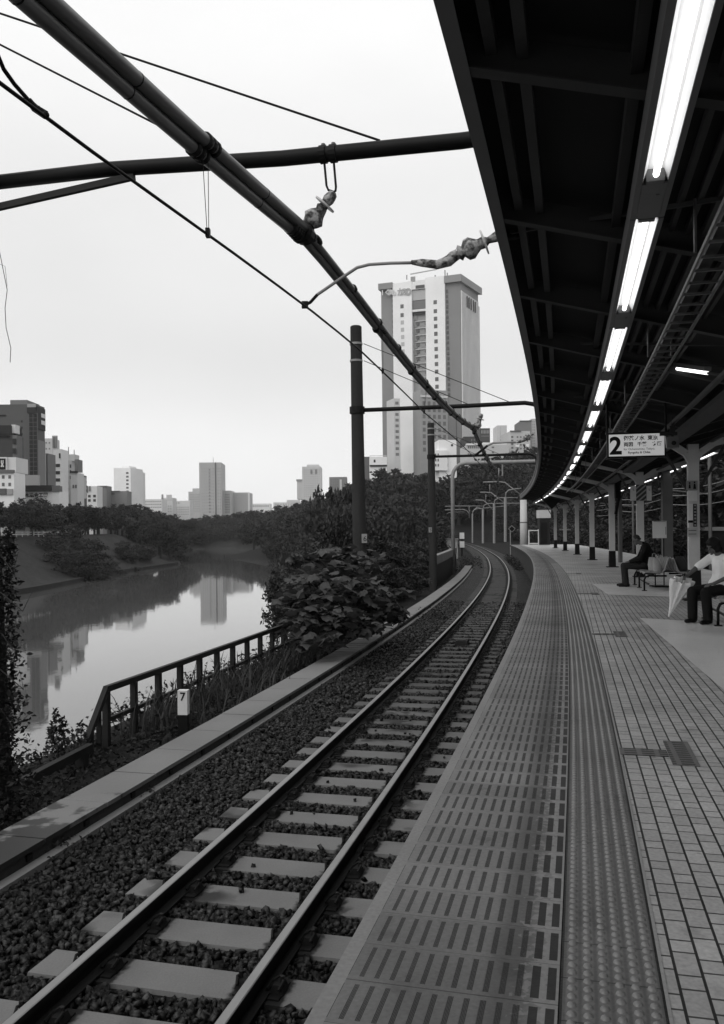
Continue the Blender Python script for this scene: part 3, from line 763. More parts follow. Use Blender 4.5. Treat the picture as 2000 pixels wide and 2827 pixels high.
# hung diamond plate at the far end, small diamond signal plate
o = MB().box(at(1524, 1374, 55), (1.05, .05, 1.05), M=Matrix.Translation(at(1524, 1374, 55)) @ Matrix.Rotation(R(45), 4, 'Y')).build('diamond_plate', M_BLACK); o_ = o
tag(o_, 'black diamond plate hanging under the far end of the row of lights', 'sign')
o = thing('diamond_marker', 'small black diamond marker with a pale rim on a post by the far track', 'signal marker', at(1414, 1500, 84))
p_ = at(1414, 1460, 84)
MB().box(None, (.5, .03, .5), M=Matrix.Translation(p_) @ Matrix.Rotation(R(45), 4, 'Y')).build('rim', M_GALV, o)
MB().box(None, (.4, .04, .4), M=Matrix.Translation(p_ + Vector((0, -.01, 0))) @ Matrix.Rotation(R(45), 4, 'Y')).build('plate', M_BLACK, o)
MB().tube([p_ + Vector((-.15, .05, -.2)), p_ + Vector((-.15, .05, -2.9))], .05, 6).build('post', M_GALV, o)
# notice stand behind the man's bench, dark posts on the platform
pb = at(1822, 1462, 21.3); ft = Vector((pb.x, pb.y, 0))
o = thing('notice_stand', 'white notice board on thin dark legs standing behind the bench', 'notice board', ft)
MB().box((0, 0, pb.z), (.345, .025, .43)).build('board', M_WHITE, o, world=False)
g = MB(); g.box((0, -.015, pb.z + .2), (.3, .006, .012)); g.box((.15, -.016, pb.z - .03), (.012, .006, .2)); g.build('trim', M_STEEL, o, world=False)
for x in (-.11, .11): MB().tube([(x, .03, 0), (x, .03, pb.z + .1)], .014, 6).build('leg', M_BLACK, o, world=False)
MB().box((0, .03, .02), (.4, .4, .03)).build('foot', M_BLACK, o, world=False)
for i, (x, Y, wd, top) in enumerate(((1843, 29.5, .34, 1315), (1713, 37, .14, 1370))):
    b_ = at(x, 1480, Y); tz = at(x, top, Y).z
    o = thing('steel_post', ['broad dark steel post with a tapered head behind the notice board', 'slim dark post just right of the column with the dark box'][i], 'post', (b_.x, b_.y, 0))
    g = MB(); g.box((0, 0, tz / 2), (wd, .2, tz)); g.build('shaft', M_STEEL, o, world=False)
    g = MB(); g.tbox((-wd * .1, 0, tz + .3), (wd * .9, .18, .6), (wd * .35, .15)); g.build('head', M_STEEL, o, world=False)
# end of platform: pale rail fence, tall pale mast, small hut
e0 = 82.5
fe = thing('end_fence', 'pale tubular fence closing off the far end of the platform', 'fence', P(e0, 4, 0), -th(e0))
A, B = P(e0, 3.4), P(e0, 5.2)
for z in (1.35, .12): MB().tube([A + Vector((0, 0, z)), B + Vector((0, 0, z))], .05, 6).build('rail', M_WHITE, fe)
for f in (0, .5, 1): p_ = A.lerp(B, f); MB().tube([p_, p_ + Vector((0, 0, 1.45 if f else 1.4))], .06, 6).build('post', M_WHITE, fe)
b_ = at(1447, 1497, 88)
o = thing('concrete_mast', 'thick pale concrete mast standing at the far end of the canopy', 'mast', (b_.x, b_.y, -1.4))
zt_ = at(1446, 1380, 88).z
MB().lathe((0, 0, 0), (0, 0, 1), [(0, .42), (zt_ + 1.4, .33), (zt_ + 1.41, 0)], 14).build('shaft', M_COLW, o, smooth=True, world=False)
MB().lathe((0, 0, zt_ - 1.0), (0, 0, 1), [(0, .37), (.12, .37)], 14).build('collar', M_STEEL, o, world=False)
b_ = at(1506, 1500, 80)
o = thing('platform_hut', 'small pale-topped hut on the far end of the platform', 'hut', (b_.x, b_.y, 0))
MB().box((0, .6, 1.25), (.95, 1, 2.5)).build('wall', M_DSTEEL, o, world=False); MB().box((0, .6, 2.9), (1.1, 1.2, .75)).build('fascia', M_COLW, o, world=False)
MB().box((-.1, .08, 1.1), (.6, .06, 2.0)).build('door', M_BLACK, o, world=False)
# ================================================================ overhead line
BEAM_Z = EYE + 3.55
def gp(s, x, y):               # photo pixel -> point in the upright plane across the track at s
    c = P(s, 0); t = math.tan(th(s)); a, b = ray(x, y)
    Y = (c.y + t * c.x) / (1 + t * a); return Vector((a * Y, Y, EYE + b * Y))
def gantry(s, plat, label, r0, r1, topz, basez, end_lat=1.95, br=.072, stays=(), brace=False, m=M_BLACK, mp_=None, bz=BEAM_Z, ln=-.006, tilt=0.):
    o = thing('catenary_gantry', label, 'gantry', P(s, plat, basez), -th(s))
    a = P(s, plat, 0)
    mp_ = mp_ or M_DSTEEL
    g = MB(); lean = Vector((ln, 0, 0)) * (topz - basez)
    g.tube([a + Vector((0, 0, basez)), a + Vector((0, 0, topz)) + lean, a + Vector((0, 0, topz + .03)) + lean], [r0, r1, r1 * .8], 18)
    g.build('pole', mp_, o, smooth=False)
    pts = [P(s, plat - .15, bz + tilt), P(s, -2.0, bz + tilt * .9), P(s, -1.6, bz + tilt * .7), P(s, -.2, bz), P(s, end_lat - .45, bz + .02 - tilt * .5), P(s, end_lat - .2, bz - .03), P(s, end_lat - .05, bz - .15), P(s, end_lat, bz - .36), P(s, end_lat, HC + .2)]
    MB().tube(pts, br, 12).build('beam', m, o, smooth=True)
    MB().lathe(P(s, plat, bz - .1) + lean * .8, (0, 0, 1), [(0, r0 * 1.04), (.2, r0 * 1.04)], 16).build('beam_collar', m, o)
    for z, l2 in stays:
        MB().tube([P(s, plat + r1, z), P(s, l2, bz + br * .8)], .011, 6).build('stay_rod', M_BLACK, o)
        MB().lathe(P(s, plat, z - .03) + lean, (0, 0, 1), [(0, r1 * 1.12), (.06, r1 * 1.12)], 16).build('stay_collar', M_GALV, o)
    if brace:
        MB().bar(P(s, plat, bz - .17), P(s, -1.75, bz - .0), .05, .065).build('brace', M_DSTEEL, o)
    return o
# concrete pole material with a weathered top
G1, G2, G3, G4 = 8.3, 25.0, 41.5, 58.0
M_POLE = mat('pole_concrete', .03, .75, .4, .9, .004, 60, stretch=(3, 3, .5), fine=.2)
gantry(G1, -3.5, 'near dark pipe gantry whose beam crosses the whole sky, pole at the left edge', .25, .20, EYE + 5.9, -1.6, stays=((EYE + 5.1, -.78), (EYE + 5.42, .75)), brace=True, ln=-.03, tilt=.11, mp_=M_POLE)
gantry(G2, -3.3, 'gantry on the tall round concrete pole rising from the leafy bush', .215, .17, EYE + 6.0, -1.7, br=.062, stays=((EYE + 5.0, -.1), (EYE + 5.5, 1.1)), mp_=M_POLE)
gantry(G3, -3.0, 'third gantry on a thinner concrete pole beside the trough end', .20, .165, EYE + 5.15, -1.7, br=.062, stays=((EYE + 4.9, 0.2), (EYE + 4.6, -.9)), mp_=M_POLE)
# number plates on the poles
for s, lat, y0, y1, xx, lab in ((G2, -3.3, 1474, 1499, (999, 1014), 'small white number plate strapped to the tall pole in the bush'), (G3, -3.0, 1456, 1470, (1184, 1193), 'tiny white number plate on the thinner third pole')):
    Y = P(s, lat).y - .23; a, c = at(xx[0], y0, Y), at(xx[1], y1, Y)
    o = thing('number_plate', lab, 'plate', (a + c) / 2); w_, h_ = c.x - a.x, a.z - c.z
    MB().box((0, 0, 0), (w_, .01, h_)).build('panel', M_GALV, o, world=False)
    lettering('6' if s == G2 else '5', h_ * .8, Matrix.Translation((-w_ * .22, -.007, -h_ * .3)) @ TXT, M_BLACK, o)
# lighter portals further on
def portal(s, lat0, lat1, h, r, label, grp=None, m=M_GALV, drop=None, hook=True):
    o = thing('line_portal', label, 'gantry', P(s, lat0, -1.5), -th(s), grp)
    z = EYE + h; b = .9
    pts = [P(s, lat0, -1.6), P(s, lat0, z - b)] + [P(s, lat0 + b * (1 - math.cos(a)), z - b + b * math.sin(a)) for a in (.4, .8, 1.2, 1.57)] + [P(s, lat1, z)]
    if not hook: pts = pts[:-1] + [P(s, lat1, z + .15)]
    MB().tube(pts, r, 8).build('portal_tube', m, o, smooth=True)
    if drop is not None:
        a = P(s, drop, z); MB().tube([a, a - Vector((0, 0, .9))], .05, 6).build('drop_bracket', m, o)
    return o
portal(57.5, -3.0, 7.5, 4.45, .13, 'pale round-cornered portal over the track just before the canopy ends', drop=.3)
FARM = [  # far masts: label, depth, post (x, top y, base y), arms as photo points
 ('pale far mast with a hooked arm to the right, nearest of the far masts', 100, (1396, 1372, 1492), [[(1396, 1372), (1398, 1360), (1405, 1353), (1423, 1350), (1440, 1348)], [(1436, 1364), (1420, 1352), (1405, 1340), (1395, 1332), (1379, 1330), (1335, 1331)], [(1378, 1292), (1378, 1322)]]),
 ('pale far mast with a hooked arm to the right, second from the platform end', 118, (1365, 1389, 1496), [[(1365, 1389), (1368, 1380), (1379, 1374), (1430, 1374)], [(1396, 1390), (1373, 1373), (1357, 1360), (1340, 1359), (1326, 1359)], [(1353, 1337), (1353, 1360)]]),
 ('pale far mast whose long arm runs right to the platform end', 135, (1334, 1406, 1496), [[(1334, 1406), (1337, 1395), (1347, 1390), (1460, 1389)], [(1362, 1408), (1344, 1388), (1335, 1381), (1314, 1380)], [(1342, 1364), (1342, 1386)]]),
 ('thin far mast with a bent arm, nearer the vanishing rails', 160, (1305, 1418, 1495), [[(1305, 1418), (1308, 1409), (1316, 1405), (1395, 1397)], [(1305, 1412), (1318, 1400), (1330, 1404)]]),
 ('thin far mast left of the vanishing rails carrying two level arms', 150, (1251, 1415, 1466), [[(1229, 1398), (1260, 1397), (1333, 1397)], [(1229, 1408), (1279, 1406), (1290, 1410), (1297, 1420)], [(1235, 1419), (1240, 1415), (1283, 1413)], [(1296, 1398), (1296, 1430)]])]
for lab, D, (px, ty, by), arms in FARM:
    b_ = at(px, by, D); o = thing('line_mast', lab, 'mast', (b_.x, b_.y, b_.z), 0, 'pale masts along the far tracks')
    MB().tube([at(px, by + 4, D), at(px, ty, D)], .17 if D < 140 else .14, 8).build('post', M_GALV, o)
    for i, a_ in enumerate(arms): MB().tube([at(x, y, D + .2 * i) for x, y in a_], .075 if i < 2 else .05, 6).build('arm' if i < 2 else 'drop_bracket', M_GALV, o, smooth=True)

# feeder tubes, contact wire
WL = lambda s: float(np.interp(s, [0, 2.5, 4.06, 5.05, 6.18, 8.17, 10, 15.6, 20.8, 25], [-.2, -.16, -.11, -.09, -.03, .05, .08, -.02, .04, .03]))
ML = lambda s: float(np.interp(s, [0, 4, 6.2, 8.3, 10.5, 14], [-.16, -.10, -.045, .02, .05, .03]))
SUP = [(-8.3, 2.82), (G1, 2.80), (G2, 2.93), (G3, 2.93), (G4, 3.0), (76, 3.0)]
SAG = [.23, .30, .33, .33, .3]
def mh(s):
    for i in range(len(SUP) - 1):
        a, b = SUP[i], SUP[i + 1]
        if s <= b[0] or i == len(SUP) - 2:
            f = (s - a[0]) / (b[0] - a[0]); return EYE + a[1] + (b[1] - a[1]) * f - SAG[i] * 4 * f * (1 - f)
M_FEED = mat('feeder_tube_grey', .12, .38, .4, 3, spec=.5)
for nm, dl, dz, lab in (('feeder_tube', .030, .033, 'upper right of the twin thick overhead feeder tubes, lit along its top'), ('feeder_tube', -.029, -.033, 'lower left of the twin thick overhead feeder tubes, almost black')):
    o = thing(nm, lab, 'overhead line', P(6, dl, mh(6)), 0, 'twin feeder tubes over the track')
    for a, b, r in ((1.2, G1 - .12, .0465), (G1 - .12, G2, .036), (G2, 75, .031)):
        n = max(4, int((b - a) / .7)); MB().tube([P(a + (b - a) * i / n, ML(a + (b - a) * i / n) + dl * (1 if r > .04 else .8), mh(a + (b - a) * i / n) + dz * (1 if r > .04 else .75)) for i in range(n + 1)], r, 12).build('tube', M_FEED, o, smooth=True)
    for s in (4.2, 5.2, 7.2):
        d = P(s + .01, 0, mh(s + .01)) - P(s, 0, mh(s)); MB().lathe(P(s, ML(s) + dl, mh(s) + dz), d, [(0, .048), (.012, .048)], 12).build('joint_ring', M_BLACK, o)
    for k, s in enumerate(list(np.arange(9.9 if dz > 0 else 11.3, 25, 1.35 if dz > 0 else 2.7)) + list(np.arange(25.6, 60, 2.2))):
        p_ = P(s, ML(s) + dl * .8, mh(s) + dz * .75); d = P(s + .01, 0, mh(s + .01)) - P(s, 0, mh(s))
        MB().lathe(p_ + Vector((0, 0, .012 if dz > 0 else -.012)), d, [(0, .036), (.02, .048), (.08, .048), (.10, .036)], 8).build('clamp', M_BLACK, o)
cw = MB().tube([P(s, WL(s), EYE + 2.1) for s in np.arange(1.2, 100, .9)], .0105, 8).build('contact_wire', M_BLACK, smooth=True)
tag(cw, 'single straight black contact wire hanging below the feeder tubes', 'overhead wire')
def hanger(s, lab):
    o = thing('wire_hanger', lab, 'hanger', P(s, WL(s), EYE + 2.1), 0, 'thin hangers between the feeder tubes and the contact wire')
    a = P(s, WL(s), EYE + 2.12)
    for q in (-1, 1):
        c = P(s + .05 * q, ML(s), mh(s) - .02); MB().tube([a + Vector((.006 * q, 0, 0)), c], .0028, 5).build('hanger_wire', M_BLACK, o)
    MB().box(a - Vector((0, 0, .01)), (.03, .05, .06)).build('wire_clip', M_BLACK, o)
    d = P(s + .01, 0, mh(s + .01)) - P(s, 0, mh(s))
    g = MB(); c = P(s, ML(s), mh(s)); kk = 1.0 if s < 8 else .62
    for q in (-.07, .0, .07):
        for e in (-1, 1): g.lathe(c + Vector((.03, 0, .033)) * e * kk + d.normalized() * (q - .02 - .05 * (e < 0)), d, [(0, .04 * kk), (.01, .062 * kk), (.035, .062 * kk), (.045, .04 * kk)], 12)
    g.tube([c + Vector((-.05, 0, -.07)) * kk, c + Vector((.055, -.01, .06)) * kk], .03 * kk, 8); g.build('clamp', M_BLACK, o)
for i, s in enumerate((6.18, 11.6, 15.6, 20.4, 30.5, 36)):
    hanger(s, ['nearest pair of thin hanger wires, left of the near gantry insulator', 'thin hanger just beyond the pull-off arm', 'thin hanger in front of the tall tower', 'thin hanger just before the second gantry', 'tiny hanger just beyond the second gantry', 'tiny hanger before the third gantry'][i])
# jumper cable to the contact wire at the upper left
o = thing('jumper_cable', 'short curved jumper cable joining the contact wire near the left edge', 'cable')
pts = [at(-60, 40, 3.75), at(-15, 130, 3.95), at(10, 190, 4.1), at(40, 232, 4.17), at(78, 275, 4.24), at(95, 297, 4.27), at(128, 318, 4.3)]
MB().tube(pts[:6], .011, 8).build('cable', M_BLACK, o, smooth=True)
MB().tube(pts[4:], [.016, .02, .022], 8).build('clamp', M_BLACK, o)
for k in range(4):
    p_ = at(96 + 10 * k, 298 + 7 * k, 4.28); MB().lathe(p_ - Vector((.02, 0, 0)), (1, .3, .4), [(0, .006), (.008, .019), (.03, .019), (.038, .006)], 8).build('clamp_bolt', M_BLACK, o, smooth=True)

def rough(o, amt):            # uneven wrapping: push the vertices about
    for v_ in o.data.vertices:
        q_ = v_.co; n_ = math.sin(q_.x * 71 + q_.z * 53) + math.sin(q_.y * 87 - q_.z * 64 + 1) + RNG.normal() * .5
        v_.co = q_ + v_.normal * n_ * amt
def insulator(s, a, b, label, k=1.0, loop=None):
    o = thing('insulator', label, 'insulator', b); d = b - a; L = d.length
    pr = [(0, .02), (.04, .045), (.12, .055), (.20, .06), (.28, .05)]
    MB().lathe(a, d, [(t * L / 1.0, r * k) for t, r in pr], 14).build('cap', M_INS, o, smooth=True)
    MB().lathe(a + d * .30, d, [(0, .03 * k), (.003, .115 * k), (.018, .115 * k), (.024, .04 * k)], 20).build('disc', mat('insulator_disc', .5, .4, .1, 4), o)
    rr = [(.34, .045), (.42, .05), (.5, .058), (.6, .085), (.7, .10), (.8, .092), (.88, .06), (1.0, .045)]
    g = MB(); g.lathe(a, d, [(t * L, r * k * (1 + .1 * math.sin(i * 2.1))) for i, (t, r) in enumerate(rr)], 18); ob = g.build('body', M_INS, o, smooth=True); rough(ob, .006 * k)
    if loop:
        for c in loop: MB().tube(c, .012 * k, 6).build('loop', M_BLACK, o, smooth=True)
    return o
A, B = gp(G1, 924, 530), gp(G1, 842, 634)
lp = [[gp(G1, 896, 448), gp(G1, 902, 512), gp(G1, 907, 524), gp(G1, 924, 530)], [gp(G1, 922, 445), gp(G1, 928, 515), gp(G1, 927, 526), gp(G1, 915, 536)]]
insulator(G1, A, B, 'wrapped insulator hanging by a loop from the near gantry beam', .95, lp)
o = thing('beam_clamp', 'pair of dark straps round the near gantry beam above the insulator', 'clamp', gp(G1, 910, 425))
for x in (893, 921):
    p_ = gp(G1, x, 426 - (x - 893) * .1); t = Vector((math.cos(th(G1)), -math.sin(th(G1)), 0)); MB().lathe(p_ - t * .03, t, [(0, .085), (.06, .085)], 14).build('strap', M_BLACK, o)
    MB().lathe(p_ + Vector((0, 0, .07)), (0, 0, 1), [(0, .02), (.03, .02)], 8).build('bolt', M_STEEL, o)
# suspension clamp with ribbed sleeves at the near gantry
c = P(G1 - .06, .02, mh(G1)); d = (P(G1 + .1, 0, mh(G1 + .1)) - P(G1 - .1, 0, mh(G1 - .1))).normalized()
o = thing('suspension_clamp', 'dark knuckled clamp joining the feeder tubes below the near insulator', 'clamp', c)
g = MB()
for q in range(5): g.lathe(c + Vector((-.03, 0, -.03)) - d * (.30 - .065 * q), d, [(0, .05), (.01, .075), (.035, .075), (.045, .05)], 10)
g.build('ribbed_sleeve', M_BLACK, o)
g = MB(); g.tube([c + Vector((.06, 0, .08)), c - Vector((.06, 0, .06))], .06, 10); g.lathe(c - d * .06, d, [(0, .07), (.02, .10), (.12, .10), (.16, .06)], 12); g.lathe(c + Vector((.05, 0, .0)) + d * .06, d, [(0, .03), (.03, .05), (.08, .045), (.1, .02)], 8); g.build('yoke', M_BLACK, o)
g = MB(); g.lathe(c + Vector((.04, 0, .03)) + d * .22, d, [(0, .02), (.03, .045), (.12, .045), (.17, .033)], 10); g.build('end_cap', M_BLACK, o, smooth=True)
# pull-off arm at the near gantry
def pull_off(s, label, pts, r, ins, end):
    o = thing('pull_off_arm', label, 'pull-off arm', pts[0])
    MB().tube(pts, r, 10).build('arm', M_GALV, o, smooth=True)
    MB().tube(pts[:3], r * 1.12, 8).build('arm_sleeve', M_BLACK, o, smooth=True)
    MB().box(pts[0], (.06, .05, .06)).build('wire_clip', M_BLACK, o)
    if ins:
        g = MB(); g.tube(ins, [.022, .034, .044, .05, .052, .045], 12); rough(g.build('wrap', M_INS, o, smooth=True), .0035)
        a, b = ins[-1], end; d = b - a; L = d.length
        MB().lathe(a, d, [(0, .05), (.05 * L, .075), (.12 * L, .05), (.2 * L, .095), (.32 * L, .10), (.42 * L, .07), (.5 * L, .05), (.62 * L, .055), (.72 * L, .03), (1.0 * L, .055), (1.06 * L, .03)], 18).build('insulator', M_INS, o, smooth=True)
        MB().lathe(a + d * .60, d, [(0, .03), (.004, .112), (.018, .112), (.024, .03)], 18).build('disc', mat('insulator_disc', .5), o)
    return o
q = lambda x, y: gp(G1, 500 + x / 1.624, 300 + y / 1.624)
pull_off(G1, 'cranked pull-off arm from the canopy edge to the contact wire, near insulator wrapped in cloth', [q(556, 879), q(580, 868), q(612, 833), q(740, 745), q(790, 712), q(845, 698), q(940, 692), q(1050, 690)], .0145,
         [q(1035, 690), q(1080, 692), q(1150, 700), q(1200, 680), q(1225, 662), q(1243, 650)], q(1432, 566))
o = insulator(G2, gp(G2, 1331, 1142), gp(G2, 1315, 1186), 'small insulator hanging from the second gantry beam in front of the tower', 1.1)
q2 = lambda x, y: gp(G2, x, y)
pull_off(G2, 'thin far pull-off arm below the second gantry, before the pale houses', [q2(1313, 1257), q2(1328, 1245), q2(1347, 1230), q2(1362, 1223), q2(1400, 1221), q2(1425, 1221)], .03, [q2(1420, 1221), q2(1430, 1221), q2(1437, 1219), q2(1443, 1216), q2(1448, 1214), q2(1452, 1212)], q2(1472, 1196))

# ================================================================ fence, kilometre post
FZ, FL = -.72, -3.85
M_FEN = mat('fence_black', .02, .6, .4, 3)
fe = thing('railing', 'black post and rail fence between the grass verge and the moat', 'railing', P(16, FL, -1.5))
fz = lambda s: FZ - .004 * (s - 11)
MB().sweep([(FL - .035, FZ), (FL + .035, FZ), (FL + .035, FZ + .085), (FL - .035, FZ + .085)], 11.25, 33, .8).build('top_rail', M_FEN, fe)
MB().sweep([(FL - .025, FZ - .42), (FL + .025, FZ - .42), (FL + .025, FZ - .36), (FL - .025, FZ - .36)], 11.25, 33, .8).build('mid_rail', M_FEN, fe)
MB().sweep([(FL - .1, FZ - .84), (FL + .1, FZ - .84), (FL + .1, FZ - .78), (FL - .1, FZ - .78)], 11.25, 33, .8).build('foot_kerb', M_CONC, fe)
for i in range(28): p_ = P(11.27 + .79 * i, FL); MB().box((p_.x, p_.y, -1.2), (.085, .085, .98), -th(12)).build('post', M_FEN, fe)
MB().bar(P(11.27, FL, FZ + .04), P(10.35, FL + .15, -1.40), .07, .085).build('sloping_rail', M_FEN, fe)
for f in (.3, .6, .85): a = P(11.27 - .92 * f, FL + .15 * f, FZ - .68 * f); MB().bar(a, Vector((a.x, a.y, -1.75)), .06, .06, (0, 1, 0)).build('post', M_FEN, fe)
fl = thing('low_railing', 'low black rail on short posts half buried in ivy at the lower left', 'railing', P(9.6, -3.55, -1.6))
MB().bar(P(10.3, -3.52, -1.23), P(8.6, -3.6, -1.33), .09, .10).build('top_rail', M_FEN, fl)
for s in (10.15, 8.9): p_ = P(s, -3.55); MB().box((p_.x, p_.y, -1.6), (.12, .12, .7), -th(10)).build('post', M_FEN, fl)
Y = 11.4; a, c = at(493, 1905, Y), at(521, 1972, Y)
kp = thing('kilometre_post', 'white painted track post with a black 7 standing in the weeds', 'marker post', ((a.x + c.x) / 2, Y, -1.5), -.1)
w_ = c.x - a.x; z0 = (a.z + c.z) / 2 + 1.5
MB().box((0, 0, z0), (w_, .10, a.z - c.z)).build('painted_face', M_WHITE, kp, world=False)
MB().box((0, 0, (c.z + 1.5) / 2), (w_ * .96, .095, c.z + 1.5 - .004)).build('post', M_BLACK, kp, world=False)
lettering('7', .155, Matrix.Translation((-.035, -.0525, z0 + .03)) @ TXT, M_BLACK, kp, .002, bold=.002)
# ================================================================ foliage
def rot_frames(n, up=.5):
    """random orthonormal frames; 'up' biases leaf normals upward"""
    nr = RNG.normal(size=(n, 3)); nr[:, 2] = np.abs(nr[:, 2]) + up; nr /= np.linalg.norm(nr, axis=1)[:, None]
    t = RNG.normal(size=(n, 3)); t -= nr * (t * nr).sum(1)[:, None]; t /= np.linalg.norm(t, axis=1)[:, None]
    return t, np.cross(nr, t), nr
DIAMOND = np.array([(0, 0, 0), (.45, .28, .06), (1, 0, -.08), (.45, -.28, .06)])
LOBED = np.array([(0, 0, 0), (.12, .34, .02), (.38, .30, .05), (.46, .50, .0), (.66, .26, .05), (1.0, 0, -.14), (.66, -.26, .05), (.46, -.50, .0), (.38, -.30, .05), (.12, -.34, .02)])
def leaves(C, size, shape=DIAMOND, up=.5):
    n = len(C); t, b, nr = rot_frames(n, up); sz = (RNG.uniform(.6, 1.3, n) * size)[:, None, None]
    V = C[:, None, :] + sz * (shape[None, :, 0:1] * t[:, None] + shape[None, :, 1:2] * b[:, None] + shape[None, :, 2:3] * nr[:, None])
    k = len(shape); F = np.arange(n * k).reshape(n, k); return V.reshape(-1, 3), F
def clumps(nc, nl, rad, flat=1., r=.22, pw=.45):
    """clump centres through an ellipsoid (unit radius) with leaves scattered about each"""
    d = RNG.normal(size=(nc, 3)); d /= np.linalg.norm(d, axis=1)[:, None]
    c = d * (RNG.random(nc) ** pw)[:, None] * RNG.uniform(.75, 1.12, nc)[:, None]
    rr = RNG.uniform(.6, 1.5, nc) * r
    e = RNG.normal(size=(nc, nl, 3)); e /= np.linalg.norm(e, axis=2)[:, :, None]
    pts = c[:, None] + e * (RNG.random((nc, nl)) ** .6)[:, :, None] * rr[:, None, None] * np.array([1, 1, .75])
    return pts.reshape(-1, 3) * np.array(rad) * np.array([1, 1, flat])
L_FAR = leaf_mat('far_foliage', .030, .5, .25); L_MID = leaf_mat('mid_foliage', .042, .5, .5); L_NEAR = leaf_mat('broad_leaf', .07, .7, 2.5); L_WEED = leaf_mat('weed_leaf', .024, .5, 1.2)
L_BUSH = leaf_mat('bank_bush', .034, .45, .3)
def tree_proto(name, nc, nl, size, m, crown_h=.72, seed=0, wide=.5):
    """unit tree: height 1, crown radius 'wide'"""
    pts = clumps(nc, nl, (wide, wide, crown_h / 2)); pts[:, 2] += 1 - crown_h / 2
    V, F = leaves(pts, size, DIAMOND, .3)
    cr_ = np_mesh('crown', V, F); g = MB()
    g.tube([(0, 0, -.1), (.01, 0, .2), (.0, .01, .5), (.02, 0, .8)], [.035, .028, .018, .006], 7)
    for k in range(5):
        a = k * 1.3; z = .28 + .08 * k; g.tube([(0, 0, z), (.15 * math.cos(a), .15 * math.sin(a), z + .12), (.32 * wide * 2 * math.cos(a), .32 * wide * 2 * math.sin(a), z + .25)], [.015, .01, .004], 5)
    tk = bpy.data.meshes.new('trunk'); tk.from_pydata(g.v, [], g.f); tk.update(); tk.materials.append(M_BARK); cr_.materials.append(m)
    return cr_, tk
T_FAR = [tree_proto('far', 42, 44, .085, L_FAR, .86, wide=.5) for _ in range(4)]
T_BNK = [tree_proto('bank', 60, 60, .065, L_BUSH, .80, wide=.48) for _ in range(4)]
T_BSH = [tree_proto('bush', 50, 60, .075, L_BUSH, .98, wide=.62) for _ in range(3)]
T_MID = [tree_proto('mid', 85, 75, .06, L_MID, .86, wide=.46) for _ in range(3)]
def tree(protos, x, y, z, h, wd, label, group, cat='tree', name='tree'):
    cr_, tk = protos[int(RNG.integers(len(protos)))]
    o = thing(name, label, cat, (x, y, z), 0, group)
    o.matrix_basis = Matrix.Translation((x, y, z)) @ Matrix.Rotation(RNG.uniform(0, 6.28), 4, 'Z') @ Matrix.Diagonal((wd, wd, h, 1))
    for me, nm in ((cr_, 'crown'), (tk, 'trunk')):
        c = bpy.data.objects.new(nm, me); COL.objects.link(c); c.parent = o
    return o
# row of trees along the top of the left bank
TOPL = [(0, 1375), (100, 1371), (165, 1366), (200, 1385), (300, 1393), (370, 1384), (410, 1400), (450, 1410), (480, 1422), (520, 1434), (560, 1432)]
def top_y(x, tab): return float(np.interp(x, [a for a, _ in tab], [b for _, b in tab]))
k = 0
for y in np.arange(138, 372, 6.2):
    for X0 in (-64, -72):
        X = X0 + RNG.uniform(-2.5, 2.5); yy = y + RNG.uniform(-2, 2) + (3 if X0 == -72 else 0)
        px = 1000 + F_PX * X / yy
        if px > 540: continue
        zt_ = EYE + (1466 + (1000 - px) * .0105 - top_y(px, TOPL)) * yy / F_PX
        h = (zt_ - 1.0) * RNG.uniform(.78, .98); tree(T_BNK, X, yy, 1.0, h, h * RNG.uniform(1.0, 1.35), 'dark bushy tree in the row along the road above the grass bank', 'trees in a row on the left bank')
# bushes and trees hanging over the water on the left bank
def lb(px, py, D, h, wd, lab, grp, protos=T_BSH, nm='bush', cat='bush'):
    p_ = at(px, py, D); tree(protos, p_.x, p_.y, left_h(p_.x, p_.y) - .3, h, wd, lab, grp, cat, nm)
for px, D, h, wd in ((150, 150, 4.6, 5.5), (175, 143, 4.6, 5.6), (200, 138, 4.8, 5.4), (225, 136, 5.0, 5.2), (250, 137, 4.6, 4.8), (272, 142, 4.0, 4.2), (285, 150, 4.2, 4.4), (215, 152, 5.2, 6.2), (245, 158, 5.2, 6), (185, 160, 5.0, 6)):
    lb(px, 1500, D, h, wd, 'dark dense bush in the mass spilling down the grass bank', 'bushes massed on the left bank')
for px, D, h, wd in ((305, 156, 2.2, 2.6), (330, 158, 2.6, 2.8), (355, 178, 4.0, 4.6), (385, 186, 4.2, 5.0), (340, 182, 3.6, 4), (372, 168, 2.6, 3.2), (405, 190, 3.2, 4)):
    lb(px, 1520, D, h, wd, 'rounded low bush scattered on the bank near the bend of the shore', 'scattered bushes by the shore bend')
for px, D, h, wd in ((420, 205, 8, 8), (445, 208, 10, 9), (468, 213, 10, 9), (484, 222, 9, 8.5), (400, 215, 8.5, 9), (440, 226, 10.5, 10), (470, 236, 9.5, 9), (380, 212, 7.5, 8), (492, 240, 8, 8)):
    lb(px, 1500, D, h, wd, 'tall dark tree leaning over the moat at the bend of the left bank', 'waterside trees at the bend', T_BNK, 'tree', 'tree')
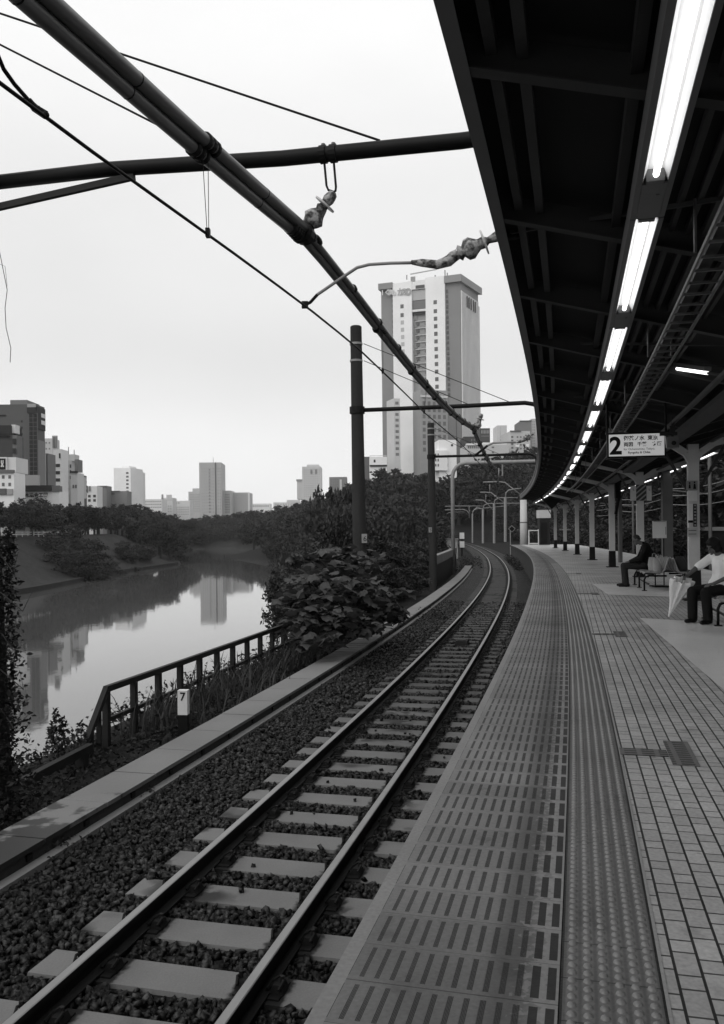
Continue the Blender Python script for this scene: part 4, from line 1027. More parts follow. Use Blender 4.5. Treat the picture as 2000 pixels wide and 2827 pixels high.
# wood along the far shore
TOPF = [(480, 1436), (545, 1431), (575, 1418), (620, 1422), (690, 1405), (730, 1411), (760, 1402), (830, 1385), (900, 1366), (960, 1345), (1000, 1330), (1100, 1320), (1200, 1310)]
for px in np.arange(470, 1010, 17):
    for D, f in ((409, .50), (430, .78), (462, 1.0)):
        p_ = at(px + RNG.uniform(-7, 7), 1450, D + RNG.uniform(-6, 6)); z = far_h(p_.x, p_.y) - .4
        zt_ = EYE + (1466 + (1000 - px) * .0105 - top_y(px, TOPF)) * D / F_PX
        h = (EYE - 2 + (zt_ - EYE + 2) * f) - z
        if h > 1.5: tree(T_FAR, p_.x, p_.y, z, h * RNG.uniform(.9, 1.04), max(10, h * RNG.uniform(1.0, 1.35)), 'dark round-topped tree in the wood across the far end of the moat', 'trees across the far end of the moat')
# wooded hill below the tower and on the right behind the tracks
TOPH = [(940, 1352), (1000, 1330), (1050, 1300), (1085, 1296), (1110, 1308), (1200, 1312), (1240, 1298), (1290, 1285), (1360, 1272), (1420, 1255), (1480, 1245), (1560, 1230), (1700, 1215)]
for px in np.arange(985, 1500, 24):
    for D, f in ((165, .40), (200, .68), (240, .9), (275, 1.03)):
        if px < 1060 and D < 190: continue
        if px < 1330 and D == 165 and px > 1180: f = .5
        pxx = px + RNG.uniform(-9, 9); p_ = at(pxx, 1450, D + RNG.uniform(-10, 10)); lat, _ = lat_of(p_.x, p_.y)
        if abs(lat - 6) < 13 and p_.y < 235: continue
        z = hill_h(p_.x, p_.y) - .5
        zt_ = EYE + (1466 + (1000 - px) * .0105 - top_y(px, TOPH)) * D / F_PX
        h = (EYE + (zt_ - EYE) * f) - z
        h = max(4.0, h); tree(T_FAR, p_.x, p_.y, z, h * RNG.uniform(.9, 1.03), max(8, min(12, h) * RNG.uniform(1.0, 1.35)), 'dense dark tree on the wooded hill beyond the curving track', 'trees on the wooded hill')
for s in np.arange(10, 118, 4.8):
    for lat, h in ((17.0, 6.5), (22, 9.0)):
        p_ = P(s + RNG.uniform(-1.5, 1.5), lat + RNG.uniform(-1, 1)); l_ = lat
        z = {17.0: 1.4, 22: 5.4}[lat] - .8
        tree(T_FAR, p_.x, p_.y, z, h * RNG.uniform(.85, 1.2), h * RNG.uniform(1.0, 1.3), 'dark shrubby tree on the slope above the retaining wall behind the platform', 'trees above the retaining wall')
for s, l_ in [(s, 13.2) for s in np.arange(66, 116, 3.4)] + [(s, l_) for s in np.arange(96, 236, 5.5) for l_ in (17.5, 22)]:
    p_ = P(s + RNG.uniform(-1, 1), l_ + RNG.uniform(-.8, .8)); h = RNG.uniform(2.2, 4.2) if l_ < 14 else RNG.uniform(5, 8) * l_ / 18  # low ones are shrubs at the wall foot, taller ones behind are trees
    tree(T_BSH, p_.x, p_.y, -1.6, h, h * 1.25, 'dark shrub or hillside tree along the retaining wall beyond the platform end', 'shrubs along the retaining wall', 'bush', 'bush')
# near trees on the moat side of the track
NEARL = [(790, 40, 1565, 2.6), (812, 44, 1528, 3.0), (838, 48, 1490, 3.4), (862, 54, 1455, 4.0), (888, 58, 1425, 4.2), (912, 62, 1390, 4.6), (940, 66, 1352, 5.0), (968, 60, 1392, 4.4), (850, 38, 1560, 3.0), (880, 40, 1530, 3.2), (905, 44, 1500, 3.4), (935, 48, 1470, 3.6), (965, 46, 1480, 3.4), (985, 54, 1430, 3.8),
         (1035, 58, 1400, 4.4), (1062, 64, 1395, 4.6), (1090, 70, 1405, 5.0), (1120, 76, 1415, 5.0), (1148, 84, 1425, 5.4), (1050, 42, 1490, 3.2), (1085, 46, 1500, 3.2), (1115, 50, 1510, 3.2), (1140, 58, 1500, 3.4), (1160, 64, 1490, 3.6), (1030, 34, 1540, 2.4), (1075, 36, 1560, 2.4), (1110, 38, 1580, 2.2), (1145, 44, 1560, 2.4), (1180, 88, 1450, 4.6), (1205, 96, 1455, 4.6)]
NEARL += [(900, 42, 1352, 3.0), (878, 45, 1400, 3.0), (855, 36, 1475, 2.6), (925, 40, 1400, 2.8)]
for px, D, ty, wd in NEARL:
    p_ = at(px, ty, D); lat, s_ = lat_of(p_.x, p_.y); zb = float(np.interp(lat, [-16, -9.5, -5.6, -4.6], [-6.3, -4.2, -2.2, -1.7]))
    tree(T_MID, p_.x, p_.y, zb, (p_.z - zb) * 1.02, wd, 'dense broadleaf tree on the steep bank between the track and the moat', 'trees on the track side bank')

for px, D, ty, wd in [(700, 300, 1446, 12), (722, 270, 1448, 11), (742, 285, 1434, 12), (765, 250, 1440, 10), (785, 230, 1448, 9), (800, 265, 1420, 12), (815, 205, 1446, 8), (830, 240, 1412, 11), (850, 215, 1425, 9), (865, 185, 1432, 8), (880, 240, 1388, 12), (905, 210, 1388, 10), (925, 180, 1395, 9), (950, 220, 1352, 11), (790, 195, 1475, 7), (840, 165, 1470, 6.5), (760, 215, 1470, 7)]:
    p_ = at(px, ty, D); zb = hill_h(p_.x, p_.y) - .5
    tree(T_FAR, p_.x, p_.y, zb, p_.z - zb, wd, 'dark tree on the wooded point reaching into the moat left of the tall pole', 'trees on the wooded point')

# big-leaved plant round the foot of the tall pole
def leafy(name, label, C, size, shape, m, loc, up=.9, cat='bush', stems=(), kind=None, group=None):
    o = thing(name, label, cat, loc, 0, group)
    V, F = leaves(C - np.array(loc), size, shape, up)
    link('foliage', np_mesh('foliage', V, F), m, o)
    if stems:
        g = MB()
        for pts, r in stems: g.tube([Vector(p) - Vector(loc) for p in pts], [r * (1 - .7 * i / (len(pts) - 1)) for i in range(len(pts))], 6)
        g.build('stem', M_BARK, o, world=False)
    return o
def mass(n, items):
    out_ = []
    tot = sum(w_ for *_, w_ in items)
    for c, r, w_ in items:
        k = int(n * w_ / tot); d = RNG.normal(size=(k, 3)); d /= np.linalg.norm(d, axis=1)[:, None]
        out_.append(np.array(c) + d * (RNG.random(k) ** .35)[:, None] * np.array(r))
    return np.concatenate(out_)
def px_(x, y, Y): return tuple(at(x, y, Y))
items = [(px_(880, 1640, 18.5), (.75, .8, .55), 3), (px_(950, 1600, 20), (.85, .8, .6), 3), (px_(1000, 1660, 19), (.75, .7, .55), 3), (px_(900, 1720, 17.5), (.75, .6, .35), 2.5), (px_(1050, 1690, 19.5), (.5, .6, .4), 1.5),
         (px_(845, 1710, 17.5), (.4, .5, .3), 1.6), (px_(1000, 1560, 21.5), (.8, .6, .4), 1.6), (px_(960, 1730, 17.5), (.7, .5, .25), 1.5), (px_(870, 1600, 19.5), (.4, .6, .3), 1.2), (px_(870, 1770, 16.8), (.5, .5, .18), .8)]
loc = (P(19, -3.2, -1.5)); st_ = [([P(19, -3.3, -1.5), px_(900, 1700, 18.5), px_(860, 1600, 18.5)], .04), ([P(19.5, -3.1, -1.5), px_(980, 1690, 19), px_(1010, 1600, 20)], .04), ([P(18.5, -3.3, -1.5), px_(850, 1740, 17.5), px_(800, 1690, 17.5)], .03)]
leafy('broadleaf_bush', 'big-leaved bush round the foot of the tall pole, spilling over the fence', mass(1750, items + [(px_(830, 1545, 20), (.5, .4, .07), .9), (px_(905, 1528, 20.5), (.6, .4, .09), 1), (px_(1095, 1640, 20.5), (.35, .4, .09), .5), (px_(805, 1655, 18.5), (.4, .3, .07), .7), (px_(960, 1540, 20.5), (.3, .3, .25), .6), (px_(1110, 1700, 19.5), (.25, .3, .2), .4)]), .26, LOBED, L_NEAR, tuple(loc), 1.5, stems=st_)
items = [(px_(808, 1650, 21), (.42, .8, .5), 2), (px_(838, 1570, 23), (.6, .9, .5), 3), (px_(785, 1690, 20.5), (.25, .5, .2), 1), (px_(870, 1530, 25), (.8, .8, .5), 2), (px_(775, 1597, 22), (.30, .5, .10), .7)]
loc = tuple(P(21.5, -4.6, -2.2)); st_ = [([P(21.5, -4.6, -2.2), px_(830, 1620, 22), px_(780, 1640, 21)], .05), ([P(22, -4.5, -2.0), px_(860, 1580, 24)], .05)]
leafy('small_tree', 'small fine-leaved tree leaning over the moat left of the big-leaved bush', mass(1500, items), .13, DIAMOND, L_MID, loc, .4, 'tree', stems=st_)
# ivy on the left pole
n = 2600; zz = RNG.uniform(-1.5, 1.55, n); aa = RNG.uniform(-1.9, 1.2, n); rr = .24 + RNG.random(n) ** 3 * (.16 - .08 * np.clip(zz, -1, 1.5))
pc = P(G1, -3.5); C = np.stack([pc.x + np.cos(aa) * rr, pc.y + np.sin(aa) * rr, zz], 1)
items = [((pc.x + .1, pc.y - .2, -1.2), (.55, .6, .5), 2), ((pc.x + .5, pc.y - .1, -1.35), (.5, .5, .35), 2), ((pc.x - .4, pc.y - .8, -1.2), (.8, .6, .4), 1.5)]
C = np.concatenate([C, mass(1100, items)])
st_ = [([(pc.x + .2, pc.y - .15, 1.3 - .4 * k), (pc.x + .36 + .1 * (k % 2), pc.y - .2, 1.1 - .4 * k), (pc.x + .42 + .14 * (k % 3), pc.y - .2, 1.3 - .4 * k)], .008) for k in range(5)]
leafy('ivy', 'dark ivy climbing the pole at the left edge and heaped at its foot', C, .065, DIAMOND, L_WEED, (pc.x, pc.y, -1.5), .4, 'climbing plant', stems=st_)
st_ = [([at(18, 1000, 8.2), at(14, 900, 8.2), at(22, 960, 8.2)], .004)]
vn = thing('dead_vine', 'thin dead vine tendril hanging against the sky at the left edge', 'vine', at(10, 880, 8.2))
MB().tube([at(-10, 650, 8.2), at(8, 740, 8.2), at(20, 800, 8.2), at(14, 850, 8.2), at(17, 905, 8.2), at(30, 960, 8.2), at(28, 1000, 8.2)], .0035, 5).build('tendril', M_BARK, vn)
MB().tube([at(-10, 725, 8.2), at(14, 735, 8.2), at(20, 790, 8.2)], .002, 5).build('tendril', M_BARK, vn)
# weeds and grass in the verge
n = 13000; s = RNG.uniform(4.5, 24, n); lat = RNG.uniform(-4.6, -2.38, n); hh = RNG.random(n) ** 1.3 * (.16 + .30 * RNG.random(n)) * np.where(lat > -2.6, .5, 1) * np.where((s < 12) & (lat < -3.2), .45, 1)
t = np.interp(s, _S, _T); C = np.stack([np.interp(s, _S, _X) + lat * np.cos(t), np.interp(s, _S, _Y) - lat * np.sin(t), -1.50 + hh], 1)
V, F = leaves(C, .085, DIAMOND, .5); tag(link('verge_weeds', np_mesh('verge_weeds', V, F), L_WEED), kind='stuff')
n = 2000; s = RNG.uniform(11.6, 23, n); lat = RNG.normal(-3.35, .35, n); cl_ = np.sin(s * 2.3) + np.sin(s * 5.1 + 1); keep = cl_ > RNG.uniform(-1.2, 1.2, n); s, lat = s[keep], lat[keep]; n = len(s)
t = np.interp(s, _S, _T); B = np.stack([np.interp(s, _S, _X) + lat * np.cos(t), np.interp(s, _S, _Y) - lat * np.sin(t), np.full(n, -1.5)], 1)
az = RNG.uniform(0, 6.28, n); hL = RNG.uniform(.35, .85, n); bend = RNG.uniform(.1, .5, n) * hL; dx = np.stack([np.cos(az), np.sin(az), 0 * az], 1); wd = np.stack([-np.sin(az), np.cos(az), 0 * az], 1) * .011
up_ = np.array([0, 0, 1.])
V = []
for f, ws in ((0, 1), (.4, 1), (.75, .8), (1.0, .1)):
    c = B + up_ * (hL * (f - .18 * f * f))[:, None] + dx * (bend * f * f)[:, None]; V += [c - wd * ws, c + wd * ws]
V = np.stack(V, 1); b0 = (np.arange(n) * 8)[:, None]
F = np.concatenate([b0 + np.array([[2 * i, 2 * i + 1, 2 * i + 3, 2 * i + 2]]) for i in range(3)])
tag(link('tall_grass', np_mesh('tall_grass', V.reshape(-1, 3), F), leaf_mat('grass_blade', .05, .4, 1.5)), kind='stuff')
# weeds: upright sprigs before the water at the left, tufts in the ballast edge
for i, (x, y, Y, h) in enumerate(((165, 2075, 10.8, .55), (185, 2085, 10.9, .5), (232, 2085, 10.9, .42), (150, 2080, 10.9, .34))):
    b_ = at(x, y, Y); n = 150; f = RNG.random(n); a = RNG.uniform(0, 6.28, n)
    C = np.stack([b_.x + np.cos(a) * .10 * (1.1 - f) - .12 * f * h, b_.y + np.sin(a) * .1 * (1.1 - f), b_.z + f * h], 1)
    leafy('weed_sprig', ['tall feathery weed sprig against the pale water, leftmost of the pair', 'upright weed sprig touching the tall feathery one', 'separate weed sprig just left of the sloping fence end', 'small weed sprig at the foot of the feathery pair'][i], C, .06, DIAMOND, L_WEED, (b_.x, b_.y, b_.z - .5), .3, 'weed', stems=[([(b_.x, b_.y, b_.z - .5), (b_.x - .1 * h, b_.y, b_.z + h * .95)], .008)])
for i, (s, lat, r, lab) in enumerate(((7.1, -1.84, .22, 'leafy weed tuft growing over the kerb at the lower left'), (8.7, -1.84, .13, 'small weed tuft on the kerb beside the trough, second from the left'), (27.5, -1.75, .7, 'dark low weed patch spilling over the kerb near the far trough'))):
    c = P(s, lat, -1.25 if i < 2 else -1.35); leafy('weed_tuft', lab, mass(240 if i < 2 else 700, [(tuple(c), (r * 1.2, r * 1.6, r * .5), 1)]), .06 if i < 2 else .09, DIAMOND, L_WEED, (c.x, c.y, -1.5), .6, 'weed')
n = 3000; s = 60 + 24 * RNG.beta(1.5, 1.5, n); lat = RNG.uniform(-.2, 1.55, n) * 1.0; C = np.array([tuple(P(a, b, -1.42 + RNG.random() ** 2 * .5)) for a, b in zip(s, np.where(RNG.random(n) < .6, RNG.uniform(1.1, 1.7, n), RNG.uniform(-3, -1.2, n)))])
V, F = leaves(C, .16, DIAMOND, .6); tag(link('far_weeds', np_mesh('far_weeds', V, F), L_WEED), kind='stuff')
# ================================================================ buildings
def bmat(g):
    g = min(.82, g * 1.2) if g > .3 else g
    return mat('wall_%03d' % int(g * 1000), g, .8, .12, .12, fine=.05)
def wmat(g): return mat('window_%03d' % int(g * 1000), g, .3, .25, .3)
def ground_at(x, y):
    if y > 385 and x < 40: return far_h(x, y)
    if x < -40: return .8
    return hill_h(x, y)
class Bld:
    """box building whose front (facing the camera) spans photo pixels x0..x1 at depth D; side face to x2 if wanted"""
    def __init__(s, label, x0, x1, ytop, D, depth, g, yaw=0., name='building', cat='building', gz=None, parts=()):
        if D < 300 and x0 < 300: yaw, depth = 0., min(depth, 5.5)
        a, c = at(x0, ytop, D), at(x1, ytop, D); s.D = D; s.x0, s.x1, s.yt = x0, x1, ytop
        s.z1 = (a.z + c.z) / 2; s.W = c.x - a.x; s.k = D / F_PX; s.depth = depth
        s.z0 = (ground_at((a.x + c.x) / 2, D) - 1.0) if gz is None else gz
        s.o = thing(name, label, cat, (a.x, D, s.z0), yaw); s.H = s.z1 - s.z0; s.wc = {}
        MB().box((s.W / 2, depth / 2, s.H / 2), (s.W, depth, s.H)).build('wall', bmat(g), s.o, world=False)
    def lx(s, x): return (x - s.x0) / (s.x1 - s.x0) * s.W
    def lz(s, y): return s.H - (y - s.yt) * s.k
    def blk(s, name, x0, y0, x1, y1, g, out=.15, dep=None, back=None):
        m = g if not isinstance(g, (int, float)) else bmat(g)
        a, c = s.lx(x0), s.lx(x1); t, b = s.lz(y0), s.lz(y1); d = dep or .4
        yc = -out + d / 2 if back is None else back
        o = MB().box(((a + c) / 2, yc, (t + b) / 2), (abs(c - a), d, abs(t - b))).build(name, m, s.o, world=False); return o
    def wins(s, x0, y0, x1, y1, nx, ny, fx=.6, fy=.5, g=.10, out=.06, name='window'):
        w_ = (s.lx(x1) - s.lx(x0)) / nx; h_ = (s.lz(y0) - s.lz(y1)) / ny; first = None
        for i in range(nx):
            for j in range(ny):
                p = (s.lx(x0) + w_ * (i + .5), -out + .1, s.lz(y0) - h_ * (j + .5))
                if first is None:
                    first = MB().box((0, 0, 0), (w_ * fx, .2, h_ * fy)).build(name, wmat(g), s.o, world=False); first.location = p
                else:
                    c = first.copy(); COL.objects.link(c); c.parent = s.o; c.location = p
    def side(s, n, y0, y1, ny, fx=.6, fy=.5, g=.10, left=False, name='window'):
        h_ = (s.lz(y0) - s.lz(y1)) / ny; d_ = s.depth / n; first = None; X = s.W + .06 - .1 if not left else -.06 + .1
        for i in range(n):
            for j in range(ny):
                p = (X, d_ * (i + .5), s.lz(y0) - h_ * (j + .5))
                if first is None:
                    first = MB().box((0, 0, 0), (.2, d_ * fx, h_ * fy)).build(name, wmat(g), s.o, world=False); first.location = p
                else:
                    c = first.copy(); COL.objects.link(c); c.parent = s.o; c.location = p
CY_ = R(0)
# --- left group (crop scale: 5.075 px per photo pixel, origin 0,1080)
u = lambda x: x / 5.075
v = lambda y: 1080 + y / 5.075
b = Bld('tallest dark office block at the left edge with a glazed corner strip', -60, u(505), v(185), 205, 16, .085, R(-14))
b.blk('roof_band', u(385), v(230), u(505), v(310), .035, .3, .6); b.blk('parapet', u(385), v(180), u(505), v(228), .30, .2, .5)
b.wins(u(405), v(315), u(520), v(1180), 2, 14, .86, .88, .022, .12); b.blk('glass_strip', u(400), v(310), u(524), v(1185), .10, .06, .2)
b.blk('penthouse', u(95), v(105), u(335), v(175), .16, 0, 8, 6)
b.wins(u(290), v(380), u(318), v(1180), 1, 9, .8, .35, .03); b.blk('cornice', -60, v(330), u(80), v(345), .03, .2); b.blk('lower_storeys', u(250), v(1180), u(550), v(1480), .28, .5, .6)
o = MB().box((b.W + .05, 2.75, b.H - 3.2), (.3, 5.4, 5.4)).build('side_sign_band', bmat(.04), b.o, world=False)
for dz in (-1.0, .7): MB().box((b.W + .22, 3.9, b.H - 3 + dz), (.06, 2.4, 1.0)).build('sign_bar', M_WHITE, b.o, world=False)
MB().box((b.W + .05, 2.75, b.H / 2 - 4), (.12, 5.4, b.H - 9)).build('side_wall', bmat(.19), b.o, world=False)
b = Bld('dark block in front of the tallest office with a pale water tank and side balconies', -80, u(180), v(620), 180, 12, .055, R(-6))
b.blk('roof_box', -80, v(470), u(120), v(615), .03, -1, 6, 4); b.blk('water_tank', u(112), v(455), u(165), v(575), .5, -1, 2.4, 3); b.blk('cornice', -80, v(596), u(135), v(640), .02, .4)
b.side(4, v(640), v(1400), 6, .9, .5, .02); b.wins(u(185), v(640), u(235), v(1450), 1, 6, .9, .55, .03, .5)
b.blk('balcony_stack', u(180), v(620), u(240), v(1480), .12, .2, 3)
b = Bld('small white building with a black rabbit-eared sign on its roof, lower left', -50, u(195), v(1140), 165, 10, .62, R(-8))
b.blk('sign_board', -40, v(920), u(80), v(1108), M_WHITE, -.5, .5); b.blk('sign_panel', -40, v(940), u(64), v(1095), M_BLACK, -.4, .3)
for f in ((u(4), v(965), u(16), v(1010)), (u(28), v(965), u(40), v(1010)), (u(10), v(1005), u(34), v(1040)), (u(2), v(1040), u(18), v(1060)), (u(26), v(1040), u(44), v(1060))): b.blk('emblem', *f, M_WHITE, -.3, .2)
b.blk('roof_room', u(80), v(920), u(195), v(1135), .5, -.6, 6, 4); b.blk('canopy_band', -50, v(1105), u(200), v(1145), .12, .4, .7)
b.wins(u(0), v(1150), u(180), v(1360), 2, 2, .4, .45, .12); b.blk('shopfront', -50, v(1365), u(90), v(1450), .10, .3); b.blk('blind', u(100), v(1370), u(180), v(1450), .3, .3)
b = Bld('low white building with a dark roof band and black lettering below the tall office', u(268), u(835), v(1400), 190, 9, .66, R(-4))
b.blk('roof_band', u(262), v(1320), u(730), v(1402), .04, .6, 2); b.blk('roof_plant', u(735), v(1330), u(835), v(1410), .15, .3, 2)
M_ = Matrix.Translation((b.lx(u(285)), -.12, b.lz(v(1478)))) @ TXT; lettering('日本冶金工業', (v(1478) - v(1425)) * b.k * 1.22, M_, M_BLACK, b.o, .04, bold=.03)
for k, (x0, x1, y0, g, lab) in enumerate(((555, 655, 660, .20, 'pale grey slab touching the right side of the tall dark office'), (640, 668, 870, .16, 'narrow mid grey slab behind the low lettered building'))):
    b = Bld(lab, u(x0 + 60 if k == 0 else x0), u(x1 + 80 if k == 0 else x1), v(y0), 235 - 20 * k, 10, g if k else .42, 0); b.wins(u(x0 + 70 if k == 0 else x0 + 8), v(y0 + 20), u(x1 + 60 if k == 0 else x1 - 8), v(1350), 2, 8, .35, .25, g * .75)
b = Bld('white office with four dark windows and a rooftop billboard frame', u(745), u(855), v(810), 225, 10, .60, R(-8))
b.blk('billboard', u(735), v(622), u(805), v(800), .34, .2, .5); b.wins(u(772), v(990), u(845), v(1395), 1, 4, .8, .45, .05)
for x in (748, 768, 790): b.blk('billboard_post', u(x), v(640), u(x + 6), v(790), .15, .35, .2)
b.blk('gable_mark', u(828), v(870), u(848), v(940), .04, .2)
b = Bld('pale flats with antennas, round rooftop sign and rows of balcony windows', u(860), u(1000), v(970), 240, 10, .36, R(-6))
b.wins(u(905), v(1000), u(965), v(1500), 1, 6, .8, .42, .12); b.wins(u(975), v(1010), u(1000), v(1250), 1, 3, .8, .6, .06)
for x, y in ((885, 870), (890, 930)): b.blk('roof_sign', u(x - 12), v(y - 10), u(x + 22), v(y + 25), .12, .1, .4)
for x, y0 in ((925, 770), (1005, 810)): b.blk('antenna', u(x - 3), v(y0), u(x + 3), v(975), .12, -2, .3)
b.blk('roof_room', u(930), v(880), u(1030), v(975), .45, -1, 4, 3)
b = Bld('narrow pale house block with a dark gable roof edge right of the antenna flats', u(990), u(1085), v(1140), 232, 9, .50, R(-8))
b.blk('roof_edge', u(985), v(1120), u(1090), v(1145), .04, .5, .8); b.wins(u(1010), v(1300), u(1080), v(1370), 2, 1, .7, .7, .12); b.blk('tower_room', u(1030), v(950), u(1075), v(1125), .16, -1, 4, 3)
b = Bld('slim dark stair tower with small balconies, rightmost of the left cluster', u(1080), u(1125), v(1170), 238, 9, .09, R(-10)); b.side(3, v(1200), v(1500), 5, .7, .5, .3)
b.blk('balcony_stack', u(1125), v(1200), u(1160), v(1500), .42, .2, 3); b.wins(u(1128), v(1220), u(1150), v(1500), 1, 4, .8, .4, .15, .3)
b = Bld('small white house with dark posts and windows beyond the left cluster', u(1210), u(1360), v(1330), 260, 9, .58); b.wins(u(1215), v(1440), u(1360), v(1560), 2, 2, .5, .6, .06); b.blk('chimney', u(1215), v(1325), u(1232), v(1420), .12, .3); b.blk('chimney', u(1250), v(1330), u(1270), v(1400), .2, .3)
b = Bld('plain grey block right of the small white house', u(1365), u(1495), v(1325), 270, 10, .19); b.blk('parapet', u(1365), v(1325), u(1495), v(1355), .12, .1)
b = Bld('low wide grey block running behind the trees with a long dark window', u(1495), u(1780), v(1400), 275, 10, .21); b.wins(u(1500), v(1415), u(1620), v(1455), 1, 1, .8, .7, .10); b.blk('roof_edge', u(1495), v(1395), u(1680), v(1408), .12, .2)
# --- middle distance, crop scale 2.707
u = lambda x: x / 2.707
v = lambda y: 1050 + y / 2.707
b = Bld('tall very pale apartment block with a column of dark windows, left of centre', u(850), u(985), v(655), 420, 14, .70, R(-10)); b.wins(u(945), v(680), u(972), v(900), 1, 8, .7, .5, .12); b.blk('lift_room', u(900), v(640), u(960), v(660), .66, -1, 8, 6)
b = Bld('white apartment wing with grey balconies behind the very pale block', u(985), u(1040), v(680), 428, 12, .62); b.wins(u(1005), v(690), u(1035), v(900), 1, 9, .8, .4, .4)
b = Bld('pale low building with three rows of windows beyond the left trees', u(1080), u(1210), v(888), 520, 14, .55); b.wins(u(1085), v(895), u(1208), v(960), 9, 3, .65, .45, .3)
b = Bld('pale stepped block with two dark chimneys beyond the left trees', u(1205), u(1290), v(878), 540, 12, .5); b.blk('chimney', u(1208), v(852), u(1222), v(900), .25); b.blk('chimney', u(1245), v(855), u(1285), v(900), .42); b.wins(u(1220), v(930), u(1285), v(990), 4, 3, .5, .4, .33)
b = Bld('long pale low block between the chimneyed block and the grey towers', u(1290), u(1420), v(900), 560, 12, .52); b.wins(u(1295), v(908), u(1345), v(925), 3, 1, .6, .5, .25); b.wins(u(1300), v(940), u(1415), v(1010), 7, 4, .6, .4, .38)
u = lambda x: 500 + x / 2.707
v = lambda y: 1200 + y / 2.707
b = Bld('short grey tower just left of the tallest far tower', u(55), u(150), v(425), 640, 20, .40); b.wins(u(62), v(440), u(140), v(580), 6, 8, .5, .4, .30); b.blk('lift_room', u(80), v(400), u(130), v(428), .38, -2, 10, 8)
b = Bld('tallest far tower, grey with a dark vertical groove, mirrored in the moat', u(135), u(300), v(207), 600, 26, .34, R(3)); b.blk('groove', u(252), v(207), u(261), v(600), .14, .3, .4); b.wins(u(150), v(240), u(245), v(590), 6, 15, .35, .3, .26); b.wins(u(205), v(250), u(218), v(590), 1, 14, .8, .4, .16); b.wins(u(268), v(240), u(298), v(590), 2, 15, .4, .3, .27); b.blk('mast', u(236), v(165), u(239), v(207), .3, -2, .5)
b = Bld('grey block with pale balconies against the right side of the far tower', u(303), u(372), v(418), 610, 20, .40); b.wins(u(325), v(440), u(368), v(590), 1, 12, .9, .45, .22)
b = Bld('square grey block right of the far tower', u(370), u(506), v(432), 620, 22, .38); b.wins(u(378), v(445), u(500), v(585), 9, 9, .45, .4, .31); b.blk('side_strip', u(500), v(432), u(514), v(580), .6, .2)
b = Bld('pale low block with a row of square windows between the two far towers', u(528), u(665), v(515), 700, 15, .60); b.wins(u(535), v(522), u(660), v(545), 8, 1, .6, .6, .35)
b = Bld('pale jumble of low houses climbing to the round-topped far tower', u(690), u(880), v(505), 680, 16, .58, R(2)); b.wins(u(700), v(512), u(870), v(540), 9, 2, .5, .5, .4); b.blk('upper_house', u(790), v(488), u(890), v(510), .56, -1, 8, 4)
b = Bld('far tower with a stepped rounded top, right of the middle', u(905), u(1045), v(238), 640, 24, .46); b.blk('crown_block', u(938), v(220), u(1028), v(245), .44, -2, 16, 12); b.wins(u(915), v(255), u(1040), v(470), 9, 13, .5, .4, .36); b.wins(u(965), v(255), u(985), v(300), 1, 1, .8, .8, .25); b.wins(u(1000), v(255), u(1020), v(300), 1, 1, .8, .8, .25)
b.blk('side_wing', u(865), v(335), u(908), v(480), .44, -1, 14, 8); b.blk('ledge', u(860), v(332), u(910), v(345), .3, 0, 15, 8)
b = Bld('grey block with one white vertical stripe near the tall pole', u(1108), u(1240), v(316), 420, 16, .24); b.blk('stripe', u(1186), v(335), u(1202), v(420), M_WHITE, .2); b.wins(u(1115), v(325), u(1180), v(420), 4, 5, .5, .4, .19)
b = Bld('narrow dark block mostly hidden behind the tall pole', u(1282), u(1420), v(165), 400, 14, .11); b.blk('tank_room', u(1298), v(148), u(1320), v(170), .1, -1, 5, 4); b.wins(u(1285), v(180), u(1312), v(330), 2, 7, .6, .4, .06)
b = Bld('white building with a dark ledge between the tall pole and the big tower', u(1410), u(1540), v(165), 380, 14, .66); b.blk('ledge', u(1410), v(226), u(1540), v(238), .03, .6, .9); b.wins(u(1440), v(185), u(1455), v(208), 1, 1, .9, .9, .03); b.blk('cable_rail', u(1410), v(153), u(1540), v(157), .4, -1, .3)
# --- white and grey houses right of the tower: crop of [1220,1140,...] scale 5.413
u = lambda x: 1220 + x / 5.413
v = lambda y: 1140 + y / 5.413
b = Bld('white stepped house with dark windows in front of the big tower', u(-40), u(225), v(400), 245, 12, .68, R(6)); b.wins(u(140), v(460), u(175), v(500), 1, 1, .9, .8, .05); b.wins(u(-35), v(640), u(110), v(690), 2, 1, .55, .9, .07); b.wins(u(-35), v(750), u(110), v(810), 2, 1, .5, .9, .07); b.blk('low_wing', u(-130), v(560), u(80), v(860), .66, .8, 6); b.wins(u(-120), v(590), u(-45), v(820), 2, 3, .45, .5, .08, .9)
b = Bld('dark flat-roofed block behind the white stepped house', u(330), u(560), v(352), 330, 12, .06); b.wins(u(430), v(380), u(545), v(470), 3, 2, .35, .55, .2); b.blk('side_pier', u(330), v(470), u(378), v(760), .05, .3)
b = Bld('dark block with bright window frames, right of the tower foot', u(570), u(722), v(228), 340, 12, .07); b.wins(u(585), v(255), u(715), v(310), 6, 1, .45, .9, .35); b.wins(u(585), v(340), u(715), v(350), 1, 1, .95, .9, .2)
b = Bld('wide pale school-like building with a row of top windows below the dark blocks', u(378), u(1010), v(470), 290, 14, .42, R(3)); b.wins(u(385), v(490), u(560), v(530), 6, 1, .55, .9, .10); b.wins(u(385), v(595), u(520), v(640), 5, 1, .6, .8, .12); b.wins(u(750), v(475), u(790), v(625), 1, 2, .9, .3, .12); b.blk('roof_slab', u(370), v(455), u(560), v(480), .65, .5, 2); b.blk('roof_slab', u(640), v(430), u(1000), v(470), .55, -1, 8, 6)
b = Bld('thin pale distant tower above the school-like building', u(828), u(975), v(185), 520, 16, .55); b.wins(u(870), v(200), u(885), v(380), 1, 8, .7, .5, .45); b.blk('roof_tank', u(875), v(395), u(912), v(412), .05, .5, 1)
